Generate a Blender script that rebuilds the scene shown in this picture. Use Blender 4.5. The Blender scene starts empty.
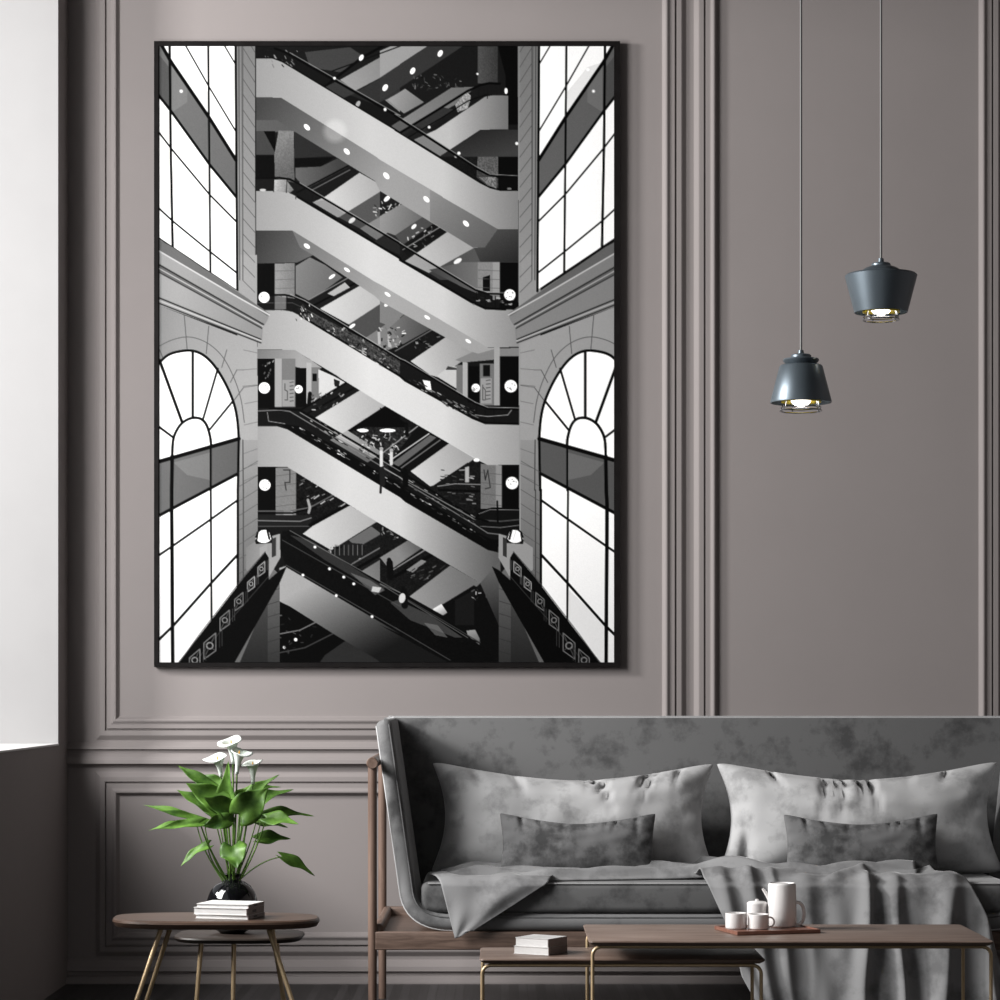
import bpy, bmesh, math, random
import numpy as np
from mathutils import Vector, Matrix, noise as mnoise
random.seed(7)
C = bpy.context.scene.collection
PI = math.pi
F = 2490.5      # focal length in pixels of the 1000 px frame
D = 8.5         # camera to back wall, metres
K = F / D

def P(px, py, d):
    """point seen at pixel (px, py) standing d metres in front of the camera"""
    return Vector(((px - 500) * d / F, d - D, 1.0 - (py - 690) * d / F))

# ---------------------------------------------------------------- materials
def node_mat(name, col, rough=.6, metal=0.0, spec=.5, sheen=0.0, coat=0.0, sheen_tint=None):
    m = bpy.data.materials.new(name); m.use_nodes = True
    b = m.node_tree.nodes['Principled BSDF']
    b.inputs['Base Color'].default_value = (*col, 1)
    b.inputs['Roughness'].default_value = rough
    b.inputs['Metallic'].default_value = metal
    b.inputs['Specular IOR Level'].default_value = spec
    b.inputs['Sheen Weight'].default_value = sheen
    b.inputs['Coat Weight'].default_value = coat
    return m

def noise_mix(m, c1, c2, scale, detail=4, rough=.6, stretch=(1, 1, 1), lo=.35, hi=.65, bump=0, bump_scale=None, coords='Object', distortion=0.0):
    nt = m.node_tree; N = nt.nodes; L = nt.links
    b = N['Principled BSDF']
    tc = N.new('ShaderNodeTexCoord'); mp = N.new('ShaderNodeMapping')
    mp.inputs['Scale'].default_value = stretch
    L.new(tc.outputs[coords], mp.inputs['Vector'])
    t = N.new('ShaderNodeTexNoise'); t.inputs['Scale'].default_value = scale
    t.inputs['Detail'].default_value = detail; t.inputs['Roughness'].default_value = rough
    t.inputs['Distortion'].default_value = distortion
    L.new(mp.outputs['Vector'], t.inputs['Vector'])
    r = N.new('ShaderNodeValToRGB')
    r.color_ramp.elements[0].position = lo; r.color_ramp.elements[0].color = (*c1, 1)
    r.color_ramp.elements[1].position = hi; r.color_ramp.elements[1].color = (*c2, 1)
    L.new(t.outputs['Fac'], r.inputs['Fac']); L.new(r.outputs['Color'], b.inputs['Base Color'])
    if bump:
        t2 = N.new('ShaderNodeTexNoise'); t2.inputs['Scale'].default_value = bump_scale or scale * 4
        t2.inputs['Detail'].default_value = 3
        L.new(mp.outputs['Vector'], t2.inputs['Vector'])
        bn = N.new('ShaderNodeBump'); bn.inputs['Strength'].default_value = bump
        bn.inputs['Distance'].default_value = .002
        L.new(t2.outputs['Fac'], bn.inputs['Height']); L.new(bn.outputs['Normal'], b.inputs['Normal'])
    return m

WALLC = (.250, .2255, .2205)
M = {}
M['wall'] = node_mat('wall_paint', WALLC, .75, spec=.25)
noise_mix(M['wall'], tuple(c * .985 for c in WALLC), tuple(c * 1.015 for c in WALLC), 3)
M['white_paint'] = node_mat('white_paint', (.27, .266, .267), .6, spec=.3)
noise_mix(M['white_paint'], (.265, .261, .262), (.275, .271, .272), 4)
M['sill'] = node_mat('sill_paint_lit', (.6, .59, .585), .5, spec=.3)  # paler than the reveal: light on the upward face put into the colour
M['ceiling'] = node_mat('ceiling_paint', (.10, .095, .09), .8)
def velvet(name, c1, c2, sheen, scale=9, lo=.40, hi=.60):
    m = node_mat(name, c2, .8, spec=.05, sheen=sheen)
    m.node_tree.nodes['Principled BSDF'].inputs['Sheen Roughness'].default_value = .28
    return noise_mix(m, c1, c2, scale, 7, .62, lo=lo, hi=hi, bump=.15, bump_scale=120)
M['sofa'] = velvet('sofa_velvet', (.068, .068, .069), (.130, .130, .131), .5, 11, .34, .52)
M['shell'] = velvet('shell_velvet', (.085, .085, .086), (.185, .185, .187), .4, 7, .34, .50)
M['cushion'] = velvet('pillow_velvet', (.30, .30, .302), (.43, .43, .433), .3, 11, .36, .50)
M['cushion2'] = velvet('small_pillow_velvet', (.065, .065, .066), (.15, .15, .152), .25, 12, .40, .56)
M['throw'] = velvet('throw_velvet', (.15, .15, .152), (.25, .25, .253), .35, 8, .36, .52)
def wood(name, dark, light, axis='X', scale=1.0, rough=.42):
    m = node_mat(name, light, rough, spec=.45)
    st = {'X': (1.2, 14, 14), 'Y': (14, 1.2, 14), 'Z': (14, 14, 1.2)}[axis]
    st = tuple(s * scale for s in st)
    return noise_mix(m, dark, light, 3.2, 8, .65, stretch=st, lo=.36, hi=.66, bump=.12, bump_scale=14, distortion=.4)
M['walnut'] = wood('walnut', (.135, .090, .070), (.27, .20, .165), 'X')
M['piping_rim_highlight'] = velvet('rim_highlight_velvet', (.55, .55, .555), (.62, .62, .625), .3)  # pale velvet that paints the lit rims of the sofa
M['walnut_y'] = wood('walnut_grain_y', (.10, .062, .046), (.20, .136, .106), 'Y')
M['walnut_rail'] = wood('walnut_rail', (.07, .044, .033), (.165, .112, .088), 'X', 1.5)
M['walnut_z'] = wood('walnut_grain_z', (.13, .082, .062), (.22, .148, .115), 'Z', .7)
M['dark_walnut'] = wood('dark_walnut', (.05, .030, .021), (.105, .066, .048), 'X', 1, .33)
M['black_walnut'] = wood('black_walnut', (.022, .016, .013), (.045, .034, .028), 'X', 1, .4)
M['tray'] = wood('tray_wood', (.15, .062, .042), (.26, .125, .09), 'X', 2, .35)
M['brass'] = node_mat('brass', (.56, .42, .25), .38, .45)
noise_mix(M['brass'], (.53, .39, .23), (.60, .45, .27), 30)
M['ceramic'] = node_mat('white_ceramic', (.78, .745, .73), .28, spec=.5)
noise_mix(M['ceramic'], (.78, .76, .75), (.82, .80, .79), 12)
M['paper'] = node_mat('white_paper', (.52, .51, .50), .7)
noise_mix(M['paper'], (.70, .69, .68), (.78, .77, .76), 60, stretch=(1, 1, 12))
M['book_cover'] = node_mat('book_cover', (.54, .53, .515), .5)
noise_mix(M['book_cover'], (.74, .73, .715), (.76, .75, .735), 8)
M['book_spine'] = node_mat('book_spine', (.22, .18, .165), .6)
noise_mix(M['book_spine'], (.20, .165, .15), (.25, .205, .19), 20)
M['ink'] = node_mat('ink', (.03, .03, .03), .6)
M['frame_black'] = node_mat('frame_black', (.006, .005, .005), .6, spec=.08)
noise_mix(M['frame_black'], (.005, .004, .004), (.008, .007, .007), 20)
M['pendant'] = node_mat('pendant_lacquer', (.085, .108, .125), .40, .6, spec=.6, coat=.15)
noise_mix(M['pendant'], (.105, .130, .150), (.115, .142, .165), 8)
M['cord'] = node_mat('cord_grey', (.13, .13, .13), .5)
M['yellow'] = node_mat('yellow_lacquer', (.85, .62, .0), .4)
M['chrome'] = node_mat('chrome', (.55, .55, .56), .15, 1.0)
M['dark_glass'] = node_mat('vase_glass', (.004, .004, .005), .04, spec=.7, coat=.4)
M['bulb'] = node_mat('bulb', (1, 1, 1), .4)
_b = M['bulb'].node_tree.nodes['Principled BSDF']
_b.inputs['Emission Color'].default_value = (1, .97, .92, 1); _b.inputs['Emission Strength'].default_value = 7.0
def clear_glass():
    m = node_mat('clear_glass', (.9, .9, .92), .03, spec=.6)
    m.node_tree.nodes['Principled BSDF'].inputs['Transmission Weight'].default_value = .95
    return m
M['glass'] = clear_glass()
M['leaf'] = node_mat('leaf_green', (.07, .20, .02), .5, spec=.35)
M['leaf'].node_tree.nodes['Principled BSDF'].inputs['Subsurface Weight'].default_value = 0
noise_mix(M['leaf'], (.020, .065, .005), (.12, .25, .035), 18, 4, stretch=(1, 1, 1), lo=.34, hi=.66)
M['stem'] = node_mat('stem_green', (.10, .20, .03), .5)
noise_mix(M['stem'], (.07, .16, .02), (.16, .30, .05), 20)
M['petal'] = node_mat('petal_white', (.78, .82, .78), .5)
noise_mix(M['petal'], (.70, .78, .70), (.82, .85, .82), 20)
M['spadix'] = node_mat('spadix_yellow', (.75, .38, .05), .6)

def floor_mat():
    m = node_mat('dark_floor', (.02, .02, .022), .38, spec=.4)
    nt = m.node_tree; N = nt.nodes; L = nt.links; b = N['Principled BSDF']
    tc = N.new('ShaderNodeTexCoord'); sep = N.new('ShaderNodeSeparateXYZ'); L.new(tc.outputs['Object'], sep.inputs[0])
    mul = N.new('ShaderNodeMath'); mul.operation = 'MULTIPLY'; mul.inputs[1].default_value = 1 / .030
    L.new(sep.outputs['X'], mul.inputs[0])
    fl = N.new('ShaderNodeMath'); fl.operation = 'FLOOR'; L.new(mul.outputs[0], fl.inputs[0])
    fr = N.new('ShaderNodeMath'); fr.operation = 'FRACT'; L.new(mul.outputs[0], fr.inputs[0])
    wn = N.new('ShaderNodeTexWhiteNoise'); wn.noise_dimensions = '1D'; L.new(fl.outputs[0], wn.inputs['W'])
    mp = N.new('ShaderNodeMapping'); mp.inputs['Scale'].default_value = (90, 2.5, 1); L.new(tc.outputs['Object'], mp.inputs['Vector'])
    t = N.new('ShaderNodeTexNoise'); t.inputs['Scale'].default_value = 1.5; t.inputs['Detail'].default_value = 6
    L.new(mp.outputs['Vector'], t.inputs['Vector'])
    add = N.new('ShaderNodeMath'); add.operation = 'ADD'; L.new(wn.outputs['Value'], add.inputs[0]); L.new(t.outputs['Fac'], add.inputs[1])
    r = N.new('ShaderNodeValToRGB'); r.color_ramp.elements[0].position = .35; r.color_ramp.elements[0].color = (.006, .006, .0065, 1)
    r.color_ramp.elements[1].position = 1.0; r.color_ramp.elements[1].color = (.045, .043, .045, 1)
    hl = N.new('ShaderNodeMath'); hl.operation = 'MULTIPLY'; hl.inputs[1].default_value = .62
    L.new(add.outputs[0], hl.inputs[0]); L.new(hl.outputs[0], r.inputs['Fac'])
    gap = N.new('ShaderNodeMath'); gap.operation = 'GREATER_THAN'; gap.inputs[1].default_value = .10; L.new(fr.outputs[0], gap.inputs[0])
    mx = N.new('ShaderNodeMixRGB'); mx.inputs['Color1'].default_value = (.003, .003, .003, 1)
    L.new(gap.outputs[0], mx.inputs['Fac']); L.new(r.outputs['Color'], mx.inputs['Color2']); L.new(mx.outputs['Color'], b.inputs['Base Color'])
    return m
M['floor'] = floor_mat()

# ---------------------------------------------------------------- mesh helpers
def link(name, me, mat, parent=None, smooth=True):
    o = bpy.data.objects.new(name, me); C.objects.link(o)
    if mat: me.materials.append(mat)
    if parent: o.parent = parent
    if smooth:
        me.polygons.foreach_set('use_smooth', [True] * len(me.polygons))
    return o

def mk(name, verts, faces, mat, parent=None, smooth=True, sharp=None):
    me = bpy.data.meshes.new(name); me.from_pydata([tuple(v) for v in verts], [], faces)
    bm = bmesh.new(); bm.from_mesh(me); bmesh.ops.recalc_face_normals(bm, faces=bm.faces); bm.to_mesh(me); bm.free()
    o = link(name, me, mat, parent, smooth)
    if smooth and sharp:
        me.set_sharp_from_angle(angle=math.radians(sharp))
    return o

class MB:
    def __init__(s): s.v = []; s.f = []
    def add(s, v, f):
        n = len(s.v); s.v += [Vector(p) for p in v]; s.f += [tuple(i + n for i in q) for q in f]
    def box(s, a, b):
        (x0, y0, z0), (x1, y1, z1) = a, b
        s.add([(x0, y0, z0), (x1, y0, z0), (x1, y1, z0), (x0, y1, z0), (x0, y0, z1), (x1, y0, z1), (x1, y1, z1), (x0, y1, z1)],
              [(0, 3, 2, 1), (4, 5, 6, 7), (0, 1, 5, 4), (1, 2, 6, 5), (2, 3, 7, 6), (3, 0, 4, 7)])
    def rbox(s, a, b, r=.004, seg=3):
        bm = bmesh.new(); bmesh.ops.create_cube(bm, size=1)
        c = [(a[i] + b[i]) / 2 for i in range(3)]; d = [abs(b[i] - a[i]) for i in range(3)]
        for v in bm.verts: v.co = Vector((c[i] + v.co[i] * d[i] for i in range(3)))
        bmesh.ops.bevel(bm, geom=bm.edges[:], offset=r, segments=seg, profile=.5, affect='EDGES', clamp_overlap=True)
        s.bm(bm)
    def bm(s, bm):
        bm.verts.index_update(); s.add([v.co.copy() for v in bm.verts], [tuple(v.index for v in f.verts) for f in bm.faces]); bm.free()
    def lathe(s, prof, c=(0, 0, 0), n=40, caps=True):
        v = []; f = []
        for (r, z) in prof:
            for i in range(n):
                a = 2 * PI * i / n; v.append((c[0] + r * math.cos(a), c[1] + r * math.sin(a), c[2] + z))
        m = len(prof)
        for j in range(m - 1):
            for i in range(n):
                k = (i + 1) % n; f.append((j * n + i, j * n + k, (j + 1) * n + k, (j + 1) * n + i))
        if caps:
            if prof[0][0] > 1e-5: f.append(tuple(range(n - 1, -1, -1)))
            if prof[-1][0] > 1e-5: f.append(tuple((m - 1) * n + i for i in range(n)))
        s.add(v, f)
    def tube(s, pts, rad, n=12, caps=True):
        pts = [Vector(p) for p in pts]
        if not hasattr(rad, '__len__'): rad = [rad] * len(pts)
        v = []; f = []; up = None
        for i, p in enumerate(pts):
            t = (pts[min(i + 1, len(pts) - 1)] - pts[max(i - 1, 0)]).normalized()
            if up is None:
                up = Vector((0, 0, 1)) if abs(t.z) < .9 else Vector((1, 0, 0))
            up = (up - t * up.dot(t)).normalized(); w = t.cross(up)
            for k in range(n):
                a = 2 * PI * k / n; v.append(p + (up * math.cos(a) + w * math.sin(a)) * rad[i])
        for i in range(len(pts) - 1):
            for k in range(n):
                q = (k + 1) % n; f.append((i * n + k, i * n + q, (i + 1) * n + q, (i + 1) * n + k))
        if caps:
            f.append(tuple(range(n - 1, -1, -1))); f.append(tuple((len(pts) - 1) * n + k for k in range(n)))
        s.add(v, f)
    def ring(s, c, R, r, n=36, m=8):
        v = []; f = []
        for i in range(n):
            a = 2 * PI * i / n
            for j in range(m):
                b = 2 * PI * j / m; q = R + r * math.cos(b)
                v.append((c[0] + q * math.cos(a), c[1] + q * math.sin(a), c[2] + r * math.sin(b)))
        for i in range(n):
            for j in range(m):
                f.append((i * m + j, ((i + 1) % n) * m + j, ((i + 1) % n) * m + (j + 1) % m, i * m + (j + 1) % m))
        s.add(v, f)
    def slab(s, outline, layers):
        """closed outline [(x,y)] in layers [(inset, z)] -> rounded slab"""
        n = len(outline); cx = sum(p[0] for p in outline) / n; cy = sum(p[1] for p in outline) / n
        nor = []
        for i in range(n):
            a = Vector(outline[i - 1]); b = Vector(outline[(i + 1) % n]); t = (b - a).normalized(); nor.append(Vector((-t.y, t.x)))
        area = sum(outline[i][0] * outline[(i + 1) % n][1] - outline[(i + 1) % n][0] * outline[i][1] for i in range(n))
        sg = 1 if area > 0 else -1
        v = []; f = []
        for (ins, z) in layers:
            for i in range(n):
                v.append((outline[i][0] + sg * nor[i].x * ins, outline[i][1] + sg * nor[i].y * ins, z))
        m = len(layers)
        for j in range(m - 1):
            for i in range(n):
                k = (i + 1) % n; f.append((j * n + i, j * n + k, (j + 1) * n + k, (j + 1) * n + i))
        f.append(tuple(range(n - 1, -1, -1))); f.append(tuple((m - 1) * n + i for i in range(n)))
        s.add(v, f)
    def build(s, name, mat, parent=None, smooth=True, sharp=40):
        return mk(name, s.v, s.f, mat, parent, smooth, sharp)

def thing(name, label, cat, loc=(0, 0, 0), group=None):
    o = bpy.data.objects.new(name, None); C.objects.link(o); o.location = loc; o.empty_display_size = .05
    o['label'] = label; o['category'] = cat
    if group: o['group'] = group
    return o
def tag(o, label, cat, group=None):
    o['label'] = label; o['category'] = cat
    if group: o['group'] = group
    return o
def struct(o):
    o['kind'] = 'structure'; return o
def reloc(root):
    """children were modelled in world space: keep them there"""
    for ch in root.children:
        ch.matrix_parent_inverse = Matrix.Translation(-root.location)
def sub(o, parent):
    o.parent = parent
def rrect(x0, x1, y0, y1, r, n=8):
    out = []
    for (cx, cy, a0) in ((x1 - r, y1 - r, 0), (x0 + r, y1 - r, 90), (x0 + r, y0 + r, 180), (x1 - r, y0 + r, 270)):
        for i in range(n + 1):
            a = math.radians(a0 + 90 * i / n); out.append((cx + r * math.cos(a), cy + r * math.sin(a)))
    return out

# ---------------------------------------------------------------- camera
cam = bpy.data.cameras.new('camera'); co = bpy.data.objects.new('camera', cam); C.objects.link(co)
cam.sensor_width = 36; cam.sensor_fit = 'HORIZONTAL'; cam.lens = 36 * F / 1000; cam.shift_y = .19
co.location = (0, -D, 1.0); co.rotation_euler = (PI / 2, 0, 0); cam.clip_end = 60
bpy.context.scene.camera = co

# ---------------------------------------------------------------- the room
XL = -432 / K; XR = 4.6; YF = -9.6; ZC = 4.0
SILL = .815; HEAD = 3.50; WY0 = -.195; WY1 = -7.4; TH = .42
b = MB(); b.box((XL - TH, 0, 0), (XR + .2, .2, ZC)); struct(b.build('wall_back', M['wall'], smooth=False))
b = MB(); b.box((XL - TH, YF, -.1), (XR + .2, .2, 0)); struct(b.build('floor', M['floor'], smooth=False))
b = MB(); b.box((XL - TH, YF, ZC), (XR + .2, .2, ZC + .15)); struct(b.build('ceiling', M['ceiling'], smooth=False))
b = MB()
b.box((XL - TH, YF, 0), (XL, 0, SILL)); b.box((XL - TH, YF, HEAD), (XL, 0, ZC))
b.box((XL - TH, WY0, SILL), (XL, 0, HEAD)); b.box((XL - TH, YF, SILL), (XL, WY1, HEAD))
struct(b.build('wall_left', M['wall'], smooth=False))
b = MB(); b.box((XR, YF, 0), (XR + .2, 0, ZC)); struct(b.build('wall_right', M['wall'], smooth=False))
b = MB()   # wall behind the camera; its window opening is added for fill light
b.box((XL - TH, YF - .2, 0), (-1.6, YF, ZC)); b.box((1.0, YF - .2, 0), (XR + .2, YF, ZC)); b.box((-1.6, YF - .2, 0), (1.0, YF, .6)); b.box((-1.6, YF - .2, 3.0), (1.0, YF, ZC))
struct(b.build('wall_front', M['ceiling'], smooth=False))
b = MB(); b.box((-1.6, YF - .12, .6), (1.0, YF - .06, .66)); b.box((-1.6, YF - .12, 2.94), (1.0, YF - .06, 3.0)); b.box((-1.6, YF - .12, .66), (-1.54, YF - .06, 2.94)); b.box((.94, YF - .12, .66), (1.0, YF - .06, 2.94)); b.box((-.33, YF - .12, .66), (-.27, YF - .06, 2.94))
struct(b.build('added_fill_window', M['white_paint'], smooth=False))  # frame of the added, unseen opening
# window: white lined reveal, sill board, slim outer frame and glazing bars
b = MB(); t = .006
b.box((XL - TH, WY0 - t, SILL), (XL + .002, WY0, HEAD)); b.box((XL - TH, WY1, SILL), (XL + .002, WY1 + t, HEAD))
b.box((XL - TH, WY1, HEAD - t), (XL + .002, WY0, HEAD))
w = struct(b.build('window_1', M['white_paint'], smooth=False))
b = MB(); xo = XL - TH - .05
b.box((xo, WY0 - .04, SILL), (xo + .05, WY0, HEAD)); b.box((xo, WY1, SILL), (xo + .05, WY1 + .04, HEAD))
b.box((xo, WY1, SILL), (xo + .05, WY0, SILL + .04)); b.box((xo, WY1, HEAD - .04), (xo + .05, WY0, HEAD))
b2 = MB(); b2.box((XL - TH, WY1, SILL), (XL + .004, WY0, SILL + t)); b2.build('window_sill', M['sill'], w, smooth=False)
fr = b.build('window_frame', M['white_paint'], w, smooth=False)

# wall mouldings: mitred picture-frame profile
def X(px): return (px - 500) / K
def Z(py): return 1 - (py - 690) / K
s = 1 / K
PROF = [(0, 0), (1, .2), (5, 4.4), (6, 5), (10.4, 5), (10.8, 1.0), (12.2, 1.0), (12.6, 5), (16.5, 5), (17.5, 5.4), (19.5, 7.4), (20.6, 7.8), (21.7, 7.3), (24, 1.5), (25, 0)]
def panel(n, x0, x1, z0, z1):
    v = []; f = []
    for (d, h) in PROF:
        d *= s; h *= -s * .72
        v += [(x0 + d, h, z0 + d), (x1 - d, h, z0 + d), (x1 - d, h, z1 - d), (x0 + d, h, z1 - d)]
    for j in range(len(PROF) - 1):
        for i in range(4):
            k = (i + 1) % 4; f.append((j * 4 + i, j * 4 + k, j * 4 + 4 + k, j * 4 + 4 + i))
    o = mk('trim_%d' % n, v, f, M['wall'], smooth=False); struct(o)
cols = [(95, 687), (693, 1003.5), (1009.5, 1601)]
n = 1
for (a, c) in cols:
    panel(n, X(a), X(c), Z(741), 3.72); n += 1
    panel(n, X(a), X(c), Z(957), Z(771)); n += 1
def hprof(name, prof, mat=M['wall']):
    """horizontal moulding along the back wall: profile [(pixel y, projection in px)]"""
    v = []; f = []
    for x in (XL, XR):
        for (py, h) in prof: v.append((x, -h * s * .85, Z(py)))
    m = len(prof)
    for i in range(m - 1): f.append((i, i + 1, m + i + 1, m + i))
    return struct(mk(name, v, f, mat, smooth=False))
hprof('trim_%d' % n, [(742, 0), (743.5, 2.0), (747, 6.5), (749, 7), (750, 3.0), (753.2, 2.4), (754, 4), (757, 7.5), (760, 9), (763.5, 9.5), (764.5, 3), (767.5, 0)])
hprof('baseboard_back', [(959.5, 0), (961, 2.5), (965.5, 7), (966, 7.5), (970.5, 8.5), (971.5, 4.5), (975, 4.5), (976, 10), (981.5, 12), (984, 12)])

# ---------------------------------------------------------------- light
def area(name, loc, target, size, power, col=(1, 1, 1), size_y=None):
    l = bpy.data.lights.new(name, 'AREA'); l.energy = power; l.size = size; l.color = col
    if size_y: l.shape = 'RECTANGLE'; l.size_y = size_y
    o = bpy.data.objects.new(name, l); C.objects.link(o); o.location = loc
    o.rotation_euler = (Vector(target) - Vector(loc)).to_track_quat('-Z', 'Y').to_euler(); return o
area('low_sun', (-5.2, -2.35, 3.35), (.2, -.5, .9), .80, 400, (1, .985, .97))
area('window_daylight', (-2.75, -3.0, 2.45), (.1, 0, 1.6), 1.4, 185, (1, .99, .98), 1.9)
area('rear_fill_lamp', (-.3, -10.4, 1.7), (-.6, 0, .9), 2.4, 20, (1, .98, .96), 2.0)  # added fill lamp behind the camera, lifts the low part of the room
wd = bpy.data.worlds.new('world'); bpy.context.scene.world = wd; wd.use_nodes = True
bg = wd.node_tree.nodes['Background']; bg.inputs['Color'].default_value = (.93, .96, 1, 1); bg.inputs['Strength'].default_value = .35
vs = bpy.context.scene.view_settings
vs.view_transform = 'Standard'; vs.look = 'None'; vs.exposure = 0; vs.gamma = 1; vs.use_curve_mapping = False
# ---------------------------------------------------------------- sofa
def pil(name, W, H, T, cx, cz, y, lean, yaw, roll, mat, label, group, cxp=.05, czp=.16, seed=1, creases=(), parent=None, bottom=.06, ear=1.0):
    nu, nv = 72, 44; rnd = random.Random(seed)
    V = []; Fc = []
    def sm(t): return 1 - abs(t) ** 2.4
    for side in (-1, 1):
        for j in range(nv + 1):
            for i in range(nu + 1):
                u = -1 + 2 * i / nu; v = -1 + 2 * j / nv
                # finer towards the seams
                u = math.sin(u * PI / 2) * .55 + u * .45; v = math.sin(v * PI / 2) * .55 + v * .45
                x = W / 2 * u * (1 - cxp * (1 - v * v)); c = czp if v > 0 else bottom
                z = H / 2 * v * (1 - c * (1 - abs(u) ** 1.7))
                # blunt ears
                rr = abs(u) ** 14 * abs(v) ** 7
                x -= math.copysign(.016 * rr * ear, u); z -= math.copysign(.018 * rr * ear, v)
                th = T / 2 * (max(0, sm(u) * 1.0) ** .50) * (max(0, sm(v)) ** .55)
                th = max(th, .004 * (1 - 0 * rr))
                if abs(u) > .9999 or abs(v) > .9999: th = 0
                for (cu, w, l, a, top) in creases:
                    e = (1 - v) if top else (1 + v)
                    th -= a * T * math.exp(-((u - cu - .10 * e * math.sin(cu * 9)) / w) ** 2) * math.exp(-(e / l) ** 1.5) * min(1, e * 9)
                th += T * .05 * mnoise.noise(Vector((u * 4 + seed, v * 2.5, side))) * min(1, (1 - abs(u)) * 5) * min(1, (1 - abs(v)) * 5)
                edge = max(0, 1 - min(1 - abs(u), 1.0) * 6)
                th += T * .05 * edge * math.sin(v * 15 + seed) * min(1, (1 - abs(u)) * 30) * (1 - abs(v))
                V.append(Vector((x, side * max(th, 0), z)))
    n1 = (nu + 1) * (nv + 1)
    for sd in (0, 1):
        for j in range(nv):
            for i in range(nu):
                a = sd * n1 + j * (nu + 1) + i; q = (a, a + 1, a + nu + 2, a + nu + 1)
                Fc.append(q if sd == 0 else q[::-1])
    me = bpy.data.meshes.new(name); me.from_pydata([tuple(v) for v in V], [], Fc)
    bm = bmesh.new(); bm.from_mesh(me); bmesh.ops.remove_doubles(bm, verts=bm.verts, dist=.0006)
    bmesh.ops.recalc_face_normals(bm, faces=bm.faces); bm.to_mesh(me); bm.free()
    o = link(name, me, mat, parent)
    o.location = (cx, y, cz); o.rotation_euler = (math.radians(-lean), math.radians(roll), math.radians(yaw))
    tag(o, label, 'cushion', group)
    return o

SX0, SX1 = -.381, 1.681; SXC = (SX0 + SX1) / 2
YFR, YBK = -1.057, -.428
sofa = thing('sofa', 'long grey velvet sofa with slanted sides in a slim walnut frame', 'sofa', (SXC, -.75, 0))
def mir(x): return 2 * SXC - x
for sx in (0, 1):
    g = (lambda x: x) if sx == 0 else mir
    for y in (YFR, YBK):
        bb = MB(); bb.tube([(g(SX0), y, 0), (g(SX0), y, .30), (g(SX0), y, .775)], [.0125, .0135, .0135], 20)
        bb.build('leg', M['walnut_z'], sofa)
    bb = MB(); bb.tube([(g(SX0), YFR - .022, .782), (g(SX0), YFR - .020, .782), (g(SX0), YBK + .02, .782)], [.0155, .0172, .0172], 24)
    bb.build('armrest', M['walnut_y'], sofa)
    bb = MB(); bb.rbox((min(g(SX0 + .004), g(SX0 + .03)), YFR + .01, .232), (max(g(SX0 + .004), g(SX0 + .03)), YBK - .01, .300), .008)
    bb.build('side_rail', M['walnut_y'], sofa)
bb = MB(); bb.rbox((SX0 + .008, YFR - .012, .224), (SX1 - .008, YFR + .014, .2785), .004); bb.build('front_rail', M['walnut_rail'], sofa)
bb = MB(); bb.rbox((SX0 + .008, YBK - .03, .235), (SX1 - .008, YBK - .005, .300), .006); bb.build('back_rail', M['walnut_rail'], sofa)
bb = MB(); bb.box((SX0 + .02, YFR + .012, .250), (SX1 - .02, YBK - .028, .272)); bb.build('deck', M['walnut_rail'], sofa, smooth=False)
# upholstered tub : U-shaped section swept through, rounded at the front
TK = .049
def ucurve():
    """centre line of left side going down, then bottom, then right side (x,z)"""
    pts = []
    xt, zt = -.352, .894     # top of the side (centre of thickness)
    zb = .3045
    x_at = lambda z: -.352 + (zt - z) * .150
    rc = .095
    z = zt
    nseg = 22
    zend = zb + rc
    for i in range(nseg + 1):
        zz = zt + (zend - zt) * i / nseg; pts.append((x_at(zz), zz))
    x0 = x_at(zend); dirx, dirz = .150, -1.0
    # rounded corner as bezier
    p0 = Vector((x0, zend)); p1 = Vector((x0 + .150 * rc * .85, zb)); p2 = Vector((x0 + .135, zb))
    for i in range(1, 13):
        t = i / 12; q = p0 * (1 - t) ** 2 + p1 * 2 * t * (1 - t) + p2 * t * t; pts.append((q.x, q.y))
    xm = pts[-1][0]
    for i in range(1, 13): pts.append((xm + (SXC - xm) * i / 12, zb))
    return pts + [(mir(x), z) for (x, z) in pts[-2::-1]]
uc = ucurve()
def rr_section(t, yf, yb, r, n=6):
    out = []
    for (cx, cy, a0) in ((t - r, yb - r, 0), (-t + r, yb - r, 90), (-t + r, yf + r, 180), (t - r, yf + r, 270)):
        for i in range(n + 1):
            a = math.radians(a0 + 90 * i / n); out.append((cx + r * math.cos(a), cy + r * math.sin(a)))
    return out
V = []; Fc = []; ns = None
for i, (x, z) in enumerate(uc):
    a = Vector(uc[max(i - 1, 0)]); c = Vector(uc[min(i + 1, len(uc) - 1)]); tdir = (c - a).normalized(); nrm = Vector((tdir.y, -tdir.x))
    yf = -1.068 + .105 * max(0, (z - .33) / .58); yb = YBK - .035
    sec = rr_section(TK / 2, yf, yb, .0225); ns = len(sec)
    for (o_, y) in sec: V.append((x + nrm.x * o_, y, z + nrm.y * o_))
for i in range(len(uc) - 1):
    for k in range(ns):
        q = (k + 1) % ns; Fc.append((i * ns + k, i * ns + q, (i + 1) * ns + q, (i + 1) * ns + k))
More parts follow.
